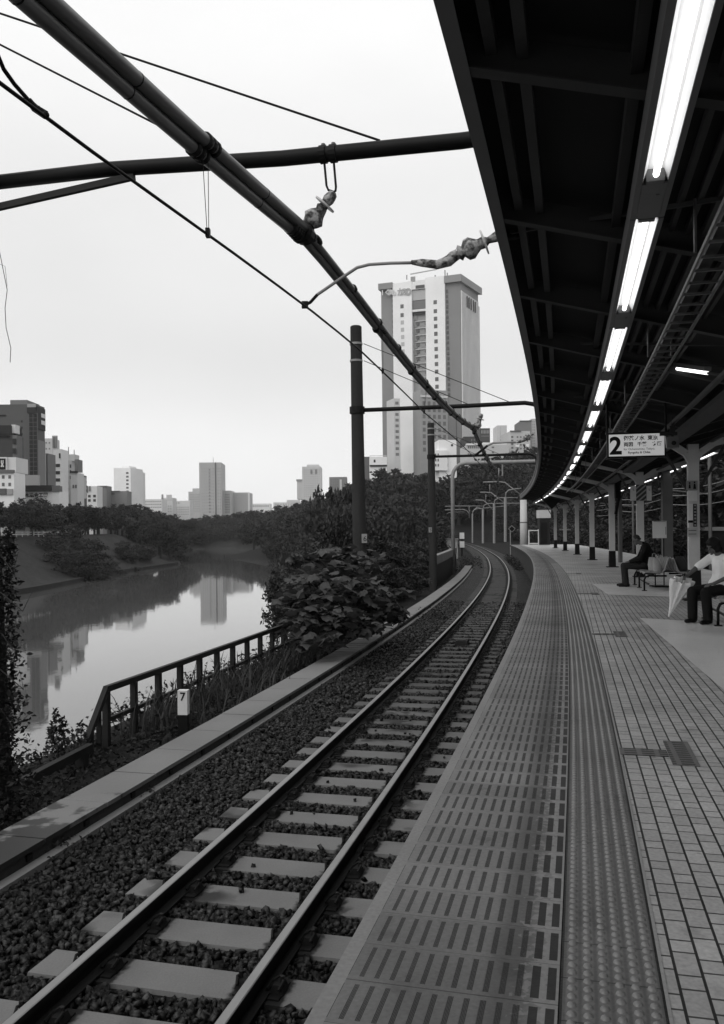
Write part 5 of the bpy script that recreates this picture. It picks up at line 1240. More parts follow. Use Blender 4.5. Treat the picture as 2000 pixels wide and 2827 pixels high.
b = Bld('pale apartment block with balconies at the canopy edge', u(1030), u(1330), v(268), 300, 14, .40, R(5)); b.wins(u(1110), v(330), u(1310), v(560), 4, 4, .5, .42, .12); b.wins(u(1035), v(330), u(1075), v(600), 1, 5, .8, .5, .10); b.blk('roof_edge', u(1020), v(262), u(1190), v(278), .12, .4); b.blk('balcony', u(1100), v(475), u(1155), v(510), .7, .6); b.blk('balcony', u(1260), v(465), u(1300), v(520), .68, .6)
b = Bld('grey windowless block rising behind the apartment block at the canopy edge', u(1170), u(1345), v(120), 330, 12, .19); b.blk('parapet', u(1165), v(112), u(1350), v(126), .08, .2)
b = Bld('pale slab at the very edge of the canopy behind the apartment block', u(1345), u(1480), v(85), 345, 12, .36); b.wins(u(1350), v(110), u(1400), v(600), 2, 12, .5, .5, .25)

# --- the big tower
u = lambda x: 1000 + x / 4.06
v = lambda y: 720 + y / 4.06
Af, Bf = at(u(242), 1462, 444), at(u(1130), 1462, 430); sd_ = Vector((12.3, 24, 0))
tb = thing('office_tower', 'huge tower block with white slabs, grey wings and overhanging roof caps', 'tower', (Bf.x, Bf.y, 5))
fd = (Bf - Af); fd.z = 0; FL_ = fd.length; fd.normalize(); nb = Vector((-fd.y, fd.x, 0))
if nb.y < 0: nb = -nb
def tp(x): return Bf - fd * ((u(1130) - u(x)) / (u(1130) - u(242)) * FL_)
def tz(x, y):                    # height of a pixel on the front plane
    p_ = tp(x); a, b_ = ray(u(x), v(y)); return EYE + b_ * p_.y
TB = 2.0
def tblk(name, x0, x1, ytop, g, out=0., dep=20., zb=TB, ybot=None, z1=None, parent=tb):
    a, c = tp(x0) - nb * out, tp(x1) - nb * out; z = tz((x0 + x1) / 2, ytop) if z1 is None else z1
    if ybot is not None: zb = tz((x0 + x1) / 2, ybot)
    q = [a, c, c + nb * (dep + out), a + nb * (dep + out)]
    return MB().prism([(p.x, p.y) for p in q], zb, z).build(name, g if not isinstance(g, (int, float)) else bmat(g), parent)
GW, WW = .225, .80
tblk('left_wing', 242, 388, 345, GW, 0, 18); tblk('left_roof_cap', 222, 384, 258, .24, 2.0, 20, ybot=325)
tblk('white_slab', 385, 600, 250, WW, 1.5, 16); tblk('white_slab', 755, 968, 185, WW, 1.5, 18)
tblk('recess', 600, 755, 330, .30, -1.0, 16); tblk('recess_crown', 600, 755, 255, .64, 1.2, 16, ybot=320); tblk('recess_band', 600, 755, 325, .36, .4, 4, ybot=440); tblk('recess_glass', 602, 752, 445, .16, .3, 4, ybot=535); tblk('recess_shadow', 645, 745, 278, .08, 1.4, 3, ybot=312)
tblk('recess_ledge', 600, 755, 545, .6, 1.0, 4, ybot=570); tblk('recess_slot', 604, 752, 572, .06, .1, 4, ybot=600)
tblk('penthouse', 520, 960, 180, .62, -4, 14, ybot=320)
# right wing with its corner: front strip and receding side
a, c = tp(965), Bf; z = tz(1050, 240)
MB().prism([(p.x, p.y) for p in (a, c, c + sd_, a + nb * 22)], TB, z).build('right_wing', bmat(GW), tb)
zc0, zc1 = tz(1130, 240), tz(1130, 160)
a2, c2_, d2 = tp(962) - nb * 1.8, Bf - nb * 1.8 + fd * 1.0 - sd_.normalized() * .5, Bf + sd_ + fd * 2.2
MB().prism([(p.x, p.y) for p in (a2, c2_, d2, a2 + nb * 24)], zc0, zc1).build('right_roof_cap', bmat(.26), tb)
sn = Vector((sd_.y, -sd_.x, 0)).normalized(); sdn = sd_.normalized(); SL = sd_.length
for i in range(15):              # fins on the receding side
    p_ = Bf + sdn * (SL * (i + .3) / 15) + sn * .3
    MB().box((p_.x, p_.y, (TB + zc0) / 2 - 2), (.5, .7, zc0 - TB - 4)).build('fin', bmat(.62), tb)
for i in range(5):
    p_ = Bf + sdn * (SL * (.30 + .115 * i)) + sn * .6; MB().box((p_.x, p_.y, zc0 - 8), (.6, 1.6, 5.5)).build('louvre', bmat(.07), tb)
MB().prism([(p.x, p.y) for p in (Bf + sdn * SL * .97, Bf + sd_ + sn * .5, Bf + sd_ + sn * .5 + sdn * .8, Bf + sdn * SL)], TB, zc0 - 6).build('corner_pier', bmat(.4), tb)
wm = wmat(.10); wc = None
def twin(x, y, w_, h_, out, m=None, name='window'):
    p_ = tp(x) - nb * out; z_ = tz(x, y)
    o = MB().box((p_.x, p_.y, z_), (w_, .5, h_), math.atan2(fd.y, fd.x)).build(name, m or wm, tb); return o
for j in range(12):
    twin(862 + j * .9, 470 + j * 84.5 + (16 if j > 0 else 0), 1.75, 2.0, 1.35)
for j in range(2): twin(490, 517 + j * 98, 1.7, 2.0, 1.35)
for j in range(6): twin(492 + j, 697 + j * 81, 1.7, 2.0, 1.35, wmat(.42))
for j in range(9):
    y = 625 + j * 79
    twin(630, y + 10, 1.3, 2.4, -.75, wmat(.20)); twin(652, y + 75, 1.6, 1.5, -.7, wmat(.07)); twin(720, y + 30, 3.0, 1.4, -.75, wmat(.24)); twin(742, y + 70, 1.0, 1.2, -.7, wmat(.10))
    twin(690, y + 45, 6.0, .35, -.6, bmat(.45), 'balcony_edge')
for j in range(21): twin(378 + j * .6, 390 + j * 58, .9, 1.6, .2, wmat(.06)); twin(985 + j * .7, 340 + j * 58, .9, 1.5, .2, wmat(.07))
# rooftop letters on the left wing and white slab, roof masts
for i, (x, t_, m_) in enumerate(((262, 'I', M_WHITE), (290, 'く', M_WHITE), (318, 'ま', M_WHITE), (360, 'も', M_WHITE), (435, 'か', bmat(.35)), (472, 'の', bmat(.35)), (520, '◎', bmat(.32)))):
    p_ = tp(x) - nb * 1.9; lettering(t_, 3.6 if i < 4 else 4.4, Matrix.Translation(p_ - tb.location + Vector((0, 0, tz(x, 430)))) @ Matrix.Rotation(math.atan2(fd.y, fd.x), 4, 'Z') @ TXT, m_, tb, .1, bold=.05)
for x, y0, y1 in ((520, 140, 190), (840, 140, 185), (950, 85, 190), (975, 115, 190)): twin(x, (y0 + y1) / 2, .45, (y1 - y0) / 4.06 * .187, -3, bmat(.2), 'roof_mast')
MB().bar(tp(580) + Vector((0, 0, tz(580, 185))), tp(880) + Vector((0, 0, tz(880, 130))), .5, .5).build('roof_rail', bmat(.35), tb); twin(608, 205, 2.4, 2.6, 0, bmat(.3), 'roof_tank')
# lower block in front of the tower
b = Bld('glassy grey lower block at the foot of the huge tower, behind the overhead line', u(655), u(985), v(1440), 405, 10, .30, R(18)); b.wins(u(665), v(1480), u(975), v(2150), 5, 9, .55, .6, .12); b.blk('band', u(655), v(1500), u(985), v(1525), .5, .2)
b = Bld('narrow pale lower wing left of the glassy block at the tower foot', u(355), u(430), v(1540), 404, 10, .46, R(18)); b.wins(u(360), v(1560), u(425), v(2200), 1, 10, .6, .5, .16)
# guard rail, lamp posts and cars on the bank road
gr = thing('guard_rail', 'pale guard rail beside the road at the top of the grass bank', 'guard rail', (-62, 150, 1.1))
for z in (.45, .85): MB().bar((-61.5, 128, 1.05 + z), (-61.5, 190, 1.05 + z), .08, .12).build('rail', M_WHITE, gr)
for k in range(24): MB().box((-61.5, 128 + 2.6 * k, 1.55), (.12, .12, 1.0)).build('post', M_WHITE, gr)
def car(x, y, rz, g, lab):
    o = thing('parked_car', lab, 'car', (x, y, 1.06), rz, 'cars on the bank road')
    g_ = MB(); g_.tbox((0, 0, .55), (1.7, 4.2, .6), (1.62, 4.1)); g_.tbox((0, -.1, 1.1), (1.55, 2.4, .55), (1.3, 1.6)); g_.build('body', mat('car_paint_%d' % int(g * 100), g, .3, .05, 1), o, world=False)
    for sg in (-1, 1): MB().tbox((sg * .72, -.1, 1.1), (.1, 1.9, .38), (.02, 1.4)).build('window', M_GLASSD, o, world=False)
    for sx in (-1, 1):
        for sy in (-1, 1): MB().lathe((sx * .72, sy * 1.3, .32), (sx, 0, 0), [(0, .32), (.2, .32)], 12).build('wheel', M_BLACK, o, world=False)
car(-64.5, 152, .1, .7, 'white car on the road behind the guard rail, beneath the trees'); car(-65, 145, -.05, .35, 'silver car left of the white car on the bank road')
# retaining wall behind the far track
rw = thing('retaining_wall', 'long dark retaining wall with a pale coping behind the far track', 'wall', P(30, 15, -1.5))
MB().sweep([(14.9, -1.7), (14.7, 1.25), (15.3, 1.25), (15.5, -1.7)], S0, 225, 2.5).build('wall_face', mat('wall_stone', .004, .85, .4, .5), rw)
MB().sweep([(14.6, 1.25), (14.6, 1.50), (15.4, 1.50), (15.4, 1.25)], S0, 225, 2.5).build('coping', mat('coping_pale', .16, .7, .35, .8), rw)
for k, (s, lat) in enumerate(((24, 10.4), (44, 10.2), (66, 10))):
    o = thing('trackside_pole', f'dim trackside pole beyond the platform, {["nearest", "middle", "farthest"][k]} of the three before the retaining wall', 'pole', P(s, lat, -1.5))
    MB().tube([P(s, lat, -1.6), P(s, lat, EYE + 4)], .09, 8).build('shaft', M_STEEL, o); MB().tube([P(s, lat, EYE + 1.6), P(s, lat - 2.4, EYE + 1.9)], .035, 6).build('arm', M_STEEL, o)
for k, z in enumerate((1.55, 2.15, 2.6)):
    o = MB().tube([P(s, 11.5, EYE + z - .25 * math.sin(math.pi * ((s % 20) / 20))) for s in np.arange(6, 95, 2.)], .022, 5).build('trackside_wire', M_GALV)
    tag(o, ['lowest', 'middle', 'highest'][k] + ' of the pale wires strung beyond the far edge of the platform', 'wire', 'wires beyond the platform')
for c in (10.0, 11.07):
    o = MB().sweep([(c - .033, RAIL_Z - .15), (c - .033, RAIL_Z), (c + .033, RAIL_Z), (c + .033, RAIL_Z - .15)], S0, 120, 2).build('far_rail', M_RAILTOP); tag(o, 'rail of the far track beyond the platform, ' + ('nearer rail' if c < 10.5 else 'rail nearer the retaining wall'), 'rail')
o = MB().sweep([(8.4, -1.5), (9.4, -1.40), (11.8, -1.40), (12.6, -1.5)], S0, 120, 2, closed=False).build('far_ballast', M_BAL); tag(o, kind='stuff')
# signal and small white cabinets by the vanishing rails
b_ = at(1276, 1505, 96); o = thing('track_signal', 'white banded trackside post left of the vanishing rails', 'signal post', (b_.x, b_.y, -1.5))
zt_ = at(1276, 1476, 96).z
MB().tube([(0, 0, 0), (0, 0, zt_ + 1.5)], .12, 8).build('post', M_DSTEEL, o, world=False)
for f in (.55, .95): MB().box((0, -.1, (zt_ + 1.5) * f), (.5, .3, .7)).build('white_panel', M_WHITE, o, world=False)
b_ = at(1248, 1520, 88); o = thing('relay_cabinet', 'pale mottled trackside cabinet beside the concrete parapet', 'cabinet', (b_.x, b_.y, -1.6))
MB().tbox((0, 0, 1.0), (1.2, .8, 2.2), (1.1, .7)).build('case', mat('mottled', .35, .7, .9, 2), o, world=False); MB().box((0, 0, 2.15), (1.3, .9, .1)).build('lid', M_GALV, o, world=False)
pw = thing('bridge_parapet', 'dark-sided concrete parapet with a pale top left of the far curve', 'parapet', P(60, -2.6, -1.5))
MB().sweep([(-3.3, -.25), (-3.0, -.25), (-3.0, .2), (-3.3, .2)], 42.5, 64, 1.5).build('parapet_wall', M_CONC, pw)
MB().sweep([(-3.25, -1.8), (-3.05, -1.8), (-3.05, -.25), (-3.25, -.25)], 42.5, 64, 1.5).build('abutment', M_BLACK, pw)
ir = thing('iron_fence', 'dark iron bar fence on the bank between the bush and the third pole', 'fence', P(33, -4.4, -1.5))
for z in (-1.0, -.35): MB().sweep([(-4.4, z), (-4.34, z), (-4.34, z + .05), (-4.4, z + .05)], 28, 39, 1.).build('rail', M_FEN, ir)
for k in range(45): p_ = P(28 + .25 * k, -4.37); MB().box((p_.x, p_.y, -.9), (.03, .03, 1.2)).build('bar', M_FEN, ir)
# ================================================================ benches
M_SEAT = mat('seat_plastic', .22, .4, .12, 4)
def make_bench(label, s, lat, L=2.0):
    o = thing('platform_bench', label, 'bench', P(s, lat, 0), -th(s), 'back to back benches on the platform')
    n = 4; M_ = L / n
    for i in range(n):
        y = -L / 2 + M_ * (i + .5)
        for sg in (-1, 1):
            g = MB(); w_ = M_ * .46                      # bucket seat: pan curving up into a back
            pr = [(.60, .405), (.58, .43), (.50, .432), (.38, .415), (.26, .41), (.19, .43), (.15, .49), (.11, .60), (.07, .72), (.055, .76)]
            V, F = [], []
            for th_ in (0, -.022):
                for x, z in pr:
                    for q in (-1, -.5, 0, .5, 1):
                        V.append((sg * (x + th_ * (.6 if z > .45 else 0)), y + q * w_, z + th_ * (1 if z < .5 else .1) + .025 * q * q))
            m_ = len(pr); st_ = m_ * 5
            for i_ in range(m_ - 1):
                for q in range(4):
                    a = i_ * 5 + q; F += [(a, a + 1, a + 6, a + 5), (a + st_, a + st_ + 5, a + st_ + 6, a + st_ + 1)]
                for a in (i_ * 5, i_ * 5 + 4): F.append((a, a + 5, a + 5 + st_, a + st_))
            for a0 in (0, (m_ - 1) * 5):
                for q in range(4): F.append((a0 + q, a0 + q + 1, a0 + q + 1 + st_, a0 + q + st_))
            g.add(V, F); g.build('seat', M_SEAT, o, True, world=False)
    for x in (-.42, .42): MB().box((x, 0, .375), (.07, L, .05)).build('seat_beam', M_BLACK, o, world=False)
    for y in (-L / 2 + .08, 0, L / 2 - .08):
        for sg in (-1, 1):
            MB().tube([(sg * .60, y, 0), (sg * .60, y, .26), (sg * .57, y, .33), (sg * .50, y, .355), (sg * .1, y, .355)], .022, 8).build('leg', M_BLACK, o, smooth=True, world=False)
            MB().box((sg * .60, y, .008), (.11, .09, .016)).build('foot', M_BLACK, o, world=False)
    for sg in (-1, 1): MB().tube([(sg * .5, -L / 2 + .08, .16), (sg * .5, L / 2 - .08, .16)], .018, 8).build('stretcher', M_BLACK, o, world=False)
    return o
# ================================================================ people: smooth unions of tapered limbs
def cap(bm, a, b, ra, rb_, n=12):
    a, b = Vector(a), Vector(b); d = b - a; L = d.length
    if L < 1e-5: d = Vector((0, 0, 1))
    d.normalize(); x = d.cross(Vector((0, 0, 1)))
    if x.length < 1e-3: x = d.cross(Vector((1, 0, 0)))
    x.normalize(); y = d.cross(x); rings = []
    prof = [(-ra * math.cos(t), ra * math.sin(t)) for t in (.35, .8, 1.2, 1.57)] + [(L + rb_ * math.sin(t), rb_ * math.cos(t)) for t in (0.01, .4, .8, 1.22)]
    vs = [[bm.verts.new(a + d * t + (x * math.cos(2 * math.pi * k / n) + y * math.sin(2 * math.pi * k / n)) * r) for k in range(n)] for t, r in prof]
    p0, p1 = bm.verts.new(a - d * ra), bm.verts.new(b + d * rb_)
    for k in range(n):
        k1 = (k + 1) % n; bm.faces.new((p0, vs[0][k1], vs[0][k])); bm.faces.new((p1, vs[-1][k], vs[-1][k1]))
        for i in range(len(vs) - 1): bm.faces.new((vs[i][k], vs[i][k1], vs[i + 1][k1], vs[i + 1][k]))
def ell(bm, c, r, M=None):
    m_ = Matrix.Translation(Vector(c)) @ (M or Matrix.Identity(4)) @ Matrix.Diagonal((r[0], r[1], r[2], 1))
    bmesh.ops.create_uvsphere(bm, u_segments=16, v_segments=10, radius=1, matrix=m_)
def blob(name, m, parent, shapes, voxel=.008, smooth=3):
    bm = bmesh.new()
    for sh in shapes:
        if sh[0] == 'c': cap(bm, *sh[1:])
        else: ell(bm, *sh[1:])
    bmesh.ops.recalc_face_normals(bm, faces=bm.faces)
    me = bpy.data.meshes.new(name); bm.to_mesh(me); bm.free()
    o = bpy.data.objects.new(name, me); COL.objects.link(o)
    r = o.modifiers.new('r', 'REMESH'); r.mode = 'VOXEL'; r.voxel_size = voxel
    s_ = o.modifiers.new('s', 'SMOOTH'); s_.factor = .5; s_.iterations = smooth
    dg = bpy.context.evaluated_depsgraph_get(); dg.update()
    m2 = bpy.data.meshes.new_from_object(o.evaluated_get(dg)); bpy.data.objects.remove(o); bpy.data.meshes.remove(me); m2.name = name
    return link(name, m2, m, parent, True)
def chain(pts, rs): return [('c', pts[i], pts[i + 1], rs[i], rs[i + 1]) for i in range(len(pts) - 1)]
def hand(wr, d, pn, thumb, curl=.6, k=1.0):
    """palm and five fingers: wr wrist, d finger direction, pn palm normal (fingers curl towards it), thumb side direction"""
    wr, d, pn, th_ = Vector(wr), Vector(d).normalized(), Vector(pn).normalized(), Vector(thumb).normalized()
    S_ = []
    kn = wr + d * .085 * k
    for q in (-.6, .2, 1): S_.append(('c', wr + th_ * .018 * q * k, kn + th_ * .027 * q * k, .016 * k, .013 * k))
    for i, (off, L) in enumerate(((.030, .072), (.010, .08), (-.011, .075), (-.031, .058))):
        b_ = kn + th_ * off * k; p1 = b_ + (d * math.cos(curl * .4) + pn * math.sin(curl * .4)) * L * .45 * k
        p2 = p1 + (d * math.cos(curl * 1.3) + pn * math.sin(curl * 1.3)) * L * .32 * k; p3 = p2 + (d * math.cos(curl * 2.2) + pn * math.sin(curl * 2.2)) * L * .25 * k
        S_ += chain([b_, p1, p2, p3], [.0098 * k, .0092 * k, .0085 * k, .0075 * k])
    t0 = wr + d * .028 * k + th_ * .022 * k; t1 = t0 + (d * .5 + th_ * .75 + pn * .25).normalized() * .04 * k; t2 = t1 + (d * .85 + th_ * .25 + pn * .4).normalized() * .032 * k
    return S_ + chain([t0, t1, t2], [.013 * k, .011 * k, .009 * k])
def head(c, fwd, up, k=1.0):
    c, f, u_ = Vector(c), Vector(fwd).normalized(), Vector(up).normalized(); r = f.cross(u_).normalized(); u_ = r.cross(f).normalized()
    M = Matrix((r, f, u_)).transposed().to_4x4()
    S_ = [('e', c + u_ * .02 * k, (.073 * k, .092 * k, .098 * k), M), ('e', c + f * .022 * k - u_ * .055 * k, (.055 * k, .07 * k, .06 * k), M),
          ('c', c + f * .09 * k + u_ * .008 * k, c + f * .108 * k - u_ * .028 * k, .010 * k, .015 * k), ('c', c + f * .075 * k - u_ * .105 * k, c + f * .06 * k - u_ * .098 * k, .018 * k, .022 * k),
          ('c', c + f * .083 * k + u_ * .025 * k - r * .035 * k, c + f * .083 * k + u_ * .025 * k + r * .035 * k, .012 * k, .012 * k),
          ('c', c + f * .083 * k - u_ * .062 * k - r * .016 * k, c + f * .083 * k - u_ * .062 * k + r * .016 * k, .010 * k, .010 * k)]
    for sg in (-1, 1): S_.append(('e', c + r * .074 * k * sg - f * .008 * k + u_ * .0 * k, (.012 * k, .022 * k, .032 * k), M))
    return S_, M, r, f, u_
def face_marks(o, c, r, f, u_, m_eye, k=1.0):
    for sg in (-1, 1): MB().lathe(Vector(c) + r * .032 * sg * k + f * .083 * k + u_ * .008 * k, f, [(-.012, .001), (-.006, .012), (0, .013), (.006, .006)], 8).build('eye', m_eye, o)
    MB().bar(Vector(c) + f * .094 * k - u_ * .062 * k - r * .022 * k, Vector(c) + f * .094 * k - u_ * .062 * k + r * .022 * k, .006, .005).build('mouth', m_eye, o)
M_SKIN = mat('skin', .09, .55, .12, 8); M_HAIR = mat('black_hair', .012, .5, .3, 30); M_SUIT = mat('dark_suit', .006, .8, .3, 8); M_TROUS = mat('dark_grey_trousers', .018, .8, .3, 8); M_SHOE = mat('black_shoe', .012, .35, .2, 8)
M_TEE = mat('white_tshirt', .80, .8, .08, 6, .004, 30); M_BTR = mat('black_trousers', .010, .8, .3, 8)

# bench 1 and the seated man (local frame: +X = forward = towards the track, Z up)
pm = at(1777, 1600, 21.5); S1, L1_ = lat_of(pm.x, pm.y)[1], lat_of(pm.x, pm.y)[0]
hipw = Vector((pm.x, pm.y, 0)); lat1, s1_ = lat_of(hipw.x, hipw.y)
bench1 = make_bench('double bench of pale bucket seats that the man in dark clothes sits on', s1_ - .35, lat1 + .46, 2.4)
def body_frame(p_, fwd_angle): return Matrix.Translation(p_) @ Matrix.Rotation(fwd_angle, 4, 'Z')
fa = math.pi - th(s1_)          # facing the track (to the left of the picture)
man = thing('person', 'man in a dark suit sitting bowed on the bench, facing the track', 'person', hipw); man.matrix_basis = body_frame(hipw, fa)
def W(o): return root_matrix(o)
def loc_blob(o, name, m, shapes, vx=.009, sm_=3):
    return blob(name, m, o, shapes, vx, sm_)
hc = Vector((.155, 0, 1.185)); HS, HM, hr, hf, hu = head(hc, (.86, .05, -.50), (.5, 0, .86))
sh = [(-.055, .19, 1.0), (-.055, -.19, 1.0)]; el = [(.07, .25, .73), (.07, -.25, .73)]; wr = [(.30, .10, .635), (.30, -.10, .635)]
kn = [(.46, .12, .53), (.46, -.13, .53)]; an = [(.42, .13, .10), (.44, -.13, .10)]; hp = [(0, .10, .52), (0, -.10, .52)]
B_ = HS + chain([(-.02, 0, 1.02), (.04, 0, 1.09), (.12, 0, 1.14)], [.065, .056, .055]) + chain([(0, 0, .54), (-.06, 0, .75), (-.06, 0, .95)], [.12, .12, .11])
for i in (0, 1): B_ += chain([sh[i], el[i], wr[i]], [.05, .04, .028]) + chain([hp[i], kn[i], an[i]], [.075, .055, .04])
B_ += hand((.31, .095, .632), (1, -.25, -.12), (0, 0, -1), (0, -1, .2), .5) + hand((.31, -.095, .632), (1, .25, -.12), (0, 0, -1), (0, 1, .2), .5)
loc_blob(man, 'body', M_SKIN, B_, .0065)
J = chain([(.02, 0, .53), (-.07, 0, .68), (-.105, 0, .85), (-.06, 0, 1.0)], [.165, .16, .155, .12]) + [('c', (-.045, .17, 1.01), (-.045, -.17, 1.01), .075, .075), ('c', (0, .06, .50), (0, -.06, .50), .15, .15), ('c', (-.02, 0, 1.06), (0.0, 0, 1.085), .07, .062), ('c', (.12, .10, .56), (.12, -.10, .56), .09, .09)]
for i in (0, 1): J += chain([sh[i], el[i], wr[i]], [.078, .062, .047])
loc_blob(man, 'jacket', M_SUIT, J, .010)
T_ = []
for i in (0, 1): T_ += chain([hp[i], kn[i], (an[i][0], an[i][1], .09)], [.10, .078, .066])
T_ += [('c', hp[0], hp[1], .115, .115)]; loc_blob(man, 'trousers', M_TROUS, T_, .010)
for i in (0, 1):
    blob('shoe', M_SHOE, man, [('c', (an[i][0] - .04, an[i][1], .05), (an[i][0] + .17, an[i][1], .036), .048, .034), ('c', (an[i][0], an[i][1], .04), (an[i][0], an[i][1], .09), .045, .045)], .008)
M4 = HM; c_ = hc
blob('hair', mat('greying_hair', .03, .6, .4, 30), man, [('e', c_ + hu * .040 - hf * .020, (.080, .092, .092), M4), ('c', c_ - hf * .08 - hu * .02 - hr * .05, c_ - hf * .08 - hu * .02 + hr * .05, .03, .03)], .007)
def local_marks(o, c, r, f, u_):      # face marks built in the person's own frame
    M0 = root_matrix(o); face_marks(o, M0 @ Vector(c), (M0.to_3x3() @ r), (M0.to_3x3() @ f), (M0.to_3x3() @ u_), M_HAIR)
local_marks(man, hc, hr, hf, hu)
g = MB(); g.tbox((.045, 0, 1.055), (.05, .10, .06), (.03, .07)); g.build('collar', M_WHITE, man, world=False)
# bags on the bench behind him
def bag(lab, p_, m, rz, w_, h_, d_, grp=None):
    o = thing('carrier_bag', lab, 'bag', p_, rz)
    bm = bmesh.new(); V = []
    nb_ = 12; rows = ((0, 1.0), (.12, 1.06), (.45, 1.0), (.8, .8), (1.0, .55))
    vs = []
    for f, k in rows:
        ring = []
        for q in range(nb_):
            a = 2 * math.pi * q / nb_; rr = 1 + .10 * math.sin(q * 2.4 + f * 5)
            ring.append(bm.verts.new((w_ / 2 * k * rr * math.copysign(abs(math.cos(a)) ** .6, math.cos(a)) - .05 * f, d_ / 2 * k * (1 - .5 * f) * rr * math.copysign(abs(math.sin(a)) ** .6, math.sin(a)), f * h_)))
        vs.append(ring)
    for i in range(len(vs) - 1):
        for q in range(nb_): bm.faces.new((vs[i][q], vs[i][(q + 1) % nb_], vs[i + 1][(q + 1) % nb_], vs[i + 1][q]))
    bm.faces.new(list(reversed(vs[0]))); bm.faces.new(vs[-1])
    me = bpy.data.meshes.new('sack'); bm.to_mesh(me); bm.free(); link('sack', me, m, o, True)
    MB().tube([(-w_ * .2, 0, h_ * .97), (-w_ * .15, 0, h_ * 1.25), (w_ * .1, 0, h_ * 1.27), (w_ * .15, 0, h_ * .97)], .008, 6).build('handle', m, o, smooth=True, world=False)
    return o
sb = th(s1_)
M_BAGW = mat('pale_plastic_bag', .3, .45, .2, 9); M_BAGD = mat('dark_bag', .03, .6, .3, 6)
bag('pale plastic bag leaning on the bench just behind the seated man', P(s1_ - .75, lat1 + .17, .43), M_BAGW, -sb, .24, .34, .2)
bag('second pale bag on the bench, nearer the notice board legs', P(s1_ - 1.2, lat1 + .2, .43), M_BAGW, -sb + .3, .2, .33, .2)
bag('dark bulging bag on the far side of the bench, right of the pale bags', P(s1_ - .8, lat1 + .80, .43), M_BAGD, -sb, .30, .36, .28)

# bench 2 and the seated woman with her umbrella
pw_ = at(1992, 1660, 13.25); hipw = Vector((pw_.x, pw_.y, 0)); lat2, s2_ = lat_of(hipw.x, hipw.y)
bench2 = clone(bench1, Matrix.Translation(P(s2_ - .55, lat2 + .46)) @ Matrix.Rotation(-th(s2_), 4, 'Z'), 'double bench at the right edge with the woman in white sitting on it')
fa = math.pi + R(24)
wo = thing('person', 'woman in a white t-shirt and black trousers sitting with a folded umbrella', 'person', hipw); wo.matrix_basis = body_frame(hipw, fa)
# local: +X forward, +Y her left (towards the camera), -Y her right
hc = Vector((.13, -.02, 1.185)); HS, HM, hr, hf, hu = head(hc, (.93, -.05, -.30), (.3, 0, .95), .98)
sh = [(.0, .17, 1.0), (.02, -.17, 1.0)]; el = [(.05, .23, .73), (.27, -.24, .84)]; wr = [(.28, .13, .62), (.47, -.22, .735)]
kn = [(.43, .11, .49), (.45, -.14, .49)]; an = [(.40, .12, .10), (.43, -.16, .10)]; hp = [(0, .09, .52), (0, -.09, .52)]
B_ = HS + chain([(.02, 0, 1.01), (.06, 0, 1.08), (.10, -.01, 1.12)], [.06, .05, .05]) + chain([(0, 0, .54), (0, 0, .75), (.01, 0, .95)], [.12, .11, .10])
for i in (0, 1): B_ += chain([sh[i], el[i], wr[i]], [.046, .038, .026]) + chain([hp[i], kn[i], an[i]], [.07, .05, .036])
B_ += hand(wr[0], (1, -.3, -.2), (0, 0, -1), (0, -1, .2), .5, .95) + hand(wr[1], (.9, .05, -.3), (0, .9, -.2), (.3, .1, .9), 1.25, .95)
blob('body', M_SKIN, wo, B_, .0065)
J = chain([(.02, 0, .60), (-.02, 0, .74), (-.01, 0, .9), (.015, 0, .985)], [.150, .140, .142, .095]) + [('c', (.01, .145, 1.0), (.02, -.145, 1.0), .072, .072), ('c', (.02, .07, .59), (.02, -.07, .59), .125, .125)]
for i in (0, 1):
    S3, E3 = Vector(sh[i]), Vector(el[i]); J += chain([S3, S3.lerp(E3, .55), S3.lerp(E3, .82)], [.074, .068, .066])
tee = blob('tshirt', M_TEE, wo, J, .010)
T_ = []
for i in (0, 1): T_ += chain([hp[i], kn[i], (an[i][0], an[i][1], .09)], [.105, .080, .075])
T_ += [('c', hp[0], hp[1], .12, .12)]; blob('trousers', M_BTR, wo, T_, .010)
for i in (0, 1): blob('shoe', M_SHOE, wo, [('c', (an[i][0] - .04, an[i][1], .045), (an[i][0] + .13, an[i][1], .034), .042, .032), ('c', (an[i][0], an[i][1], .04), (an[i][0], an[i][1], .09), .04, .04)], .008)
blob('hair', M_HAIR, wo, [('e', hc + hu * .036 - hf * .022, (.100, .112, .112), HM), ('e', hc - hf * .03 - hu * .03, (.098, .09, .10), HM), ('c', hc - hf * .07 - hu * .06 - hr * .04, hc - hf * .07 - hu * .06 + hr * .04, .055, .055), ('c', hc + hf * .055 + hu * .075 - hr * .03, hc + hf * .055 + hu * .075 + hr * .03, .035, .035), ('c', hc - hr * .078 - hu * .01 - hf * .01, hc - hr * .07 - hu * .07 - hf * .02, .03, .025), ('c', hc + hr * .078 - hu * .01 - hf * .01, hc + hr * .07 - hu * .07 - hf * .02, .03, .025)], .008)
local_marks(wo, hc, hr, hf, hu)
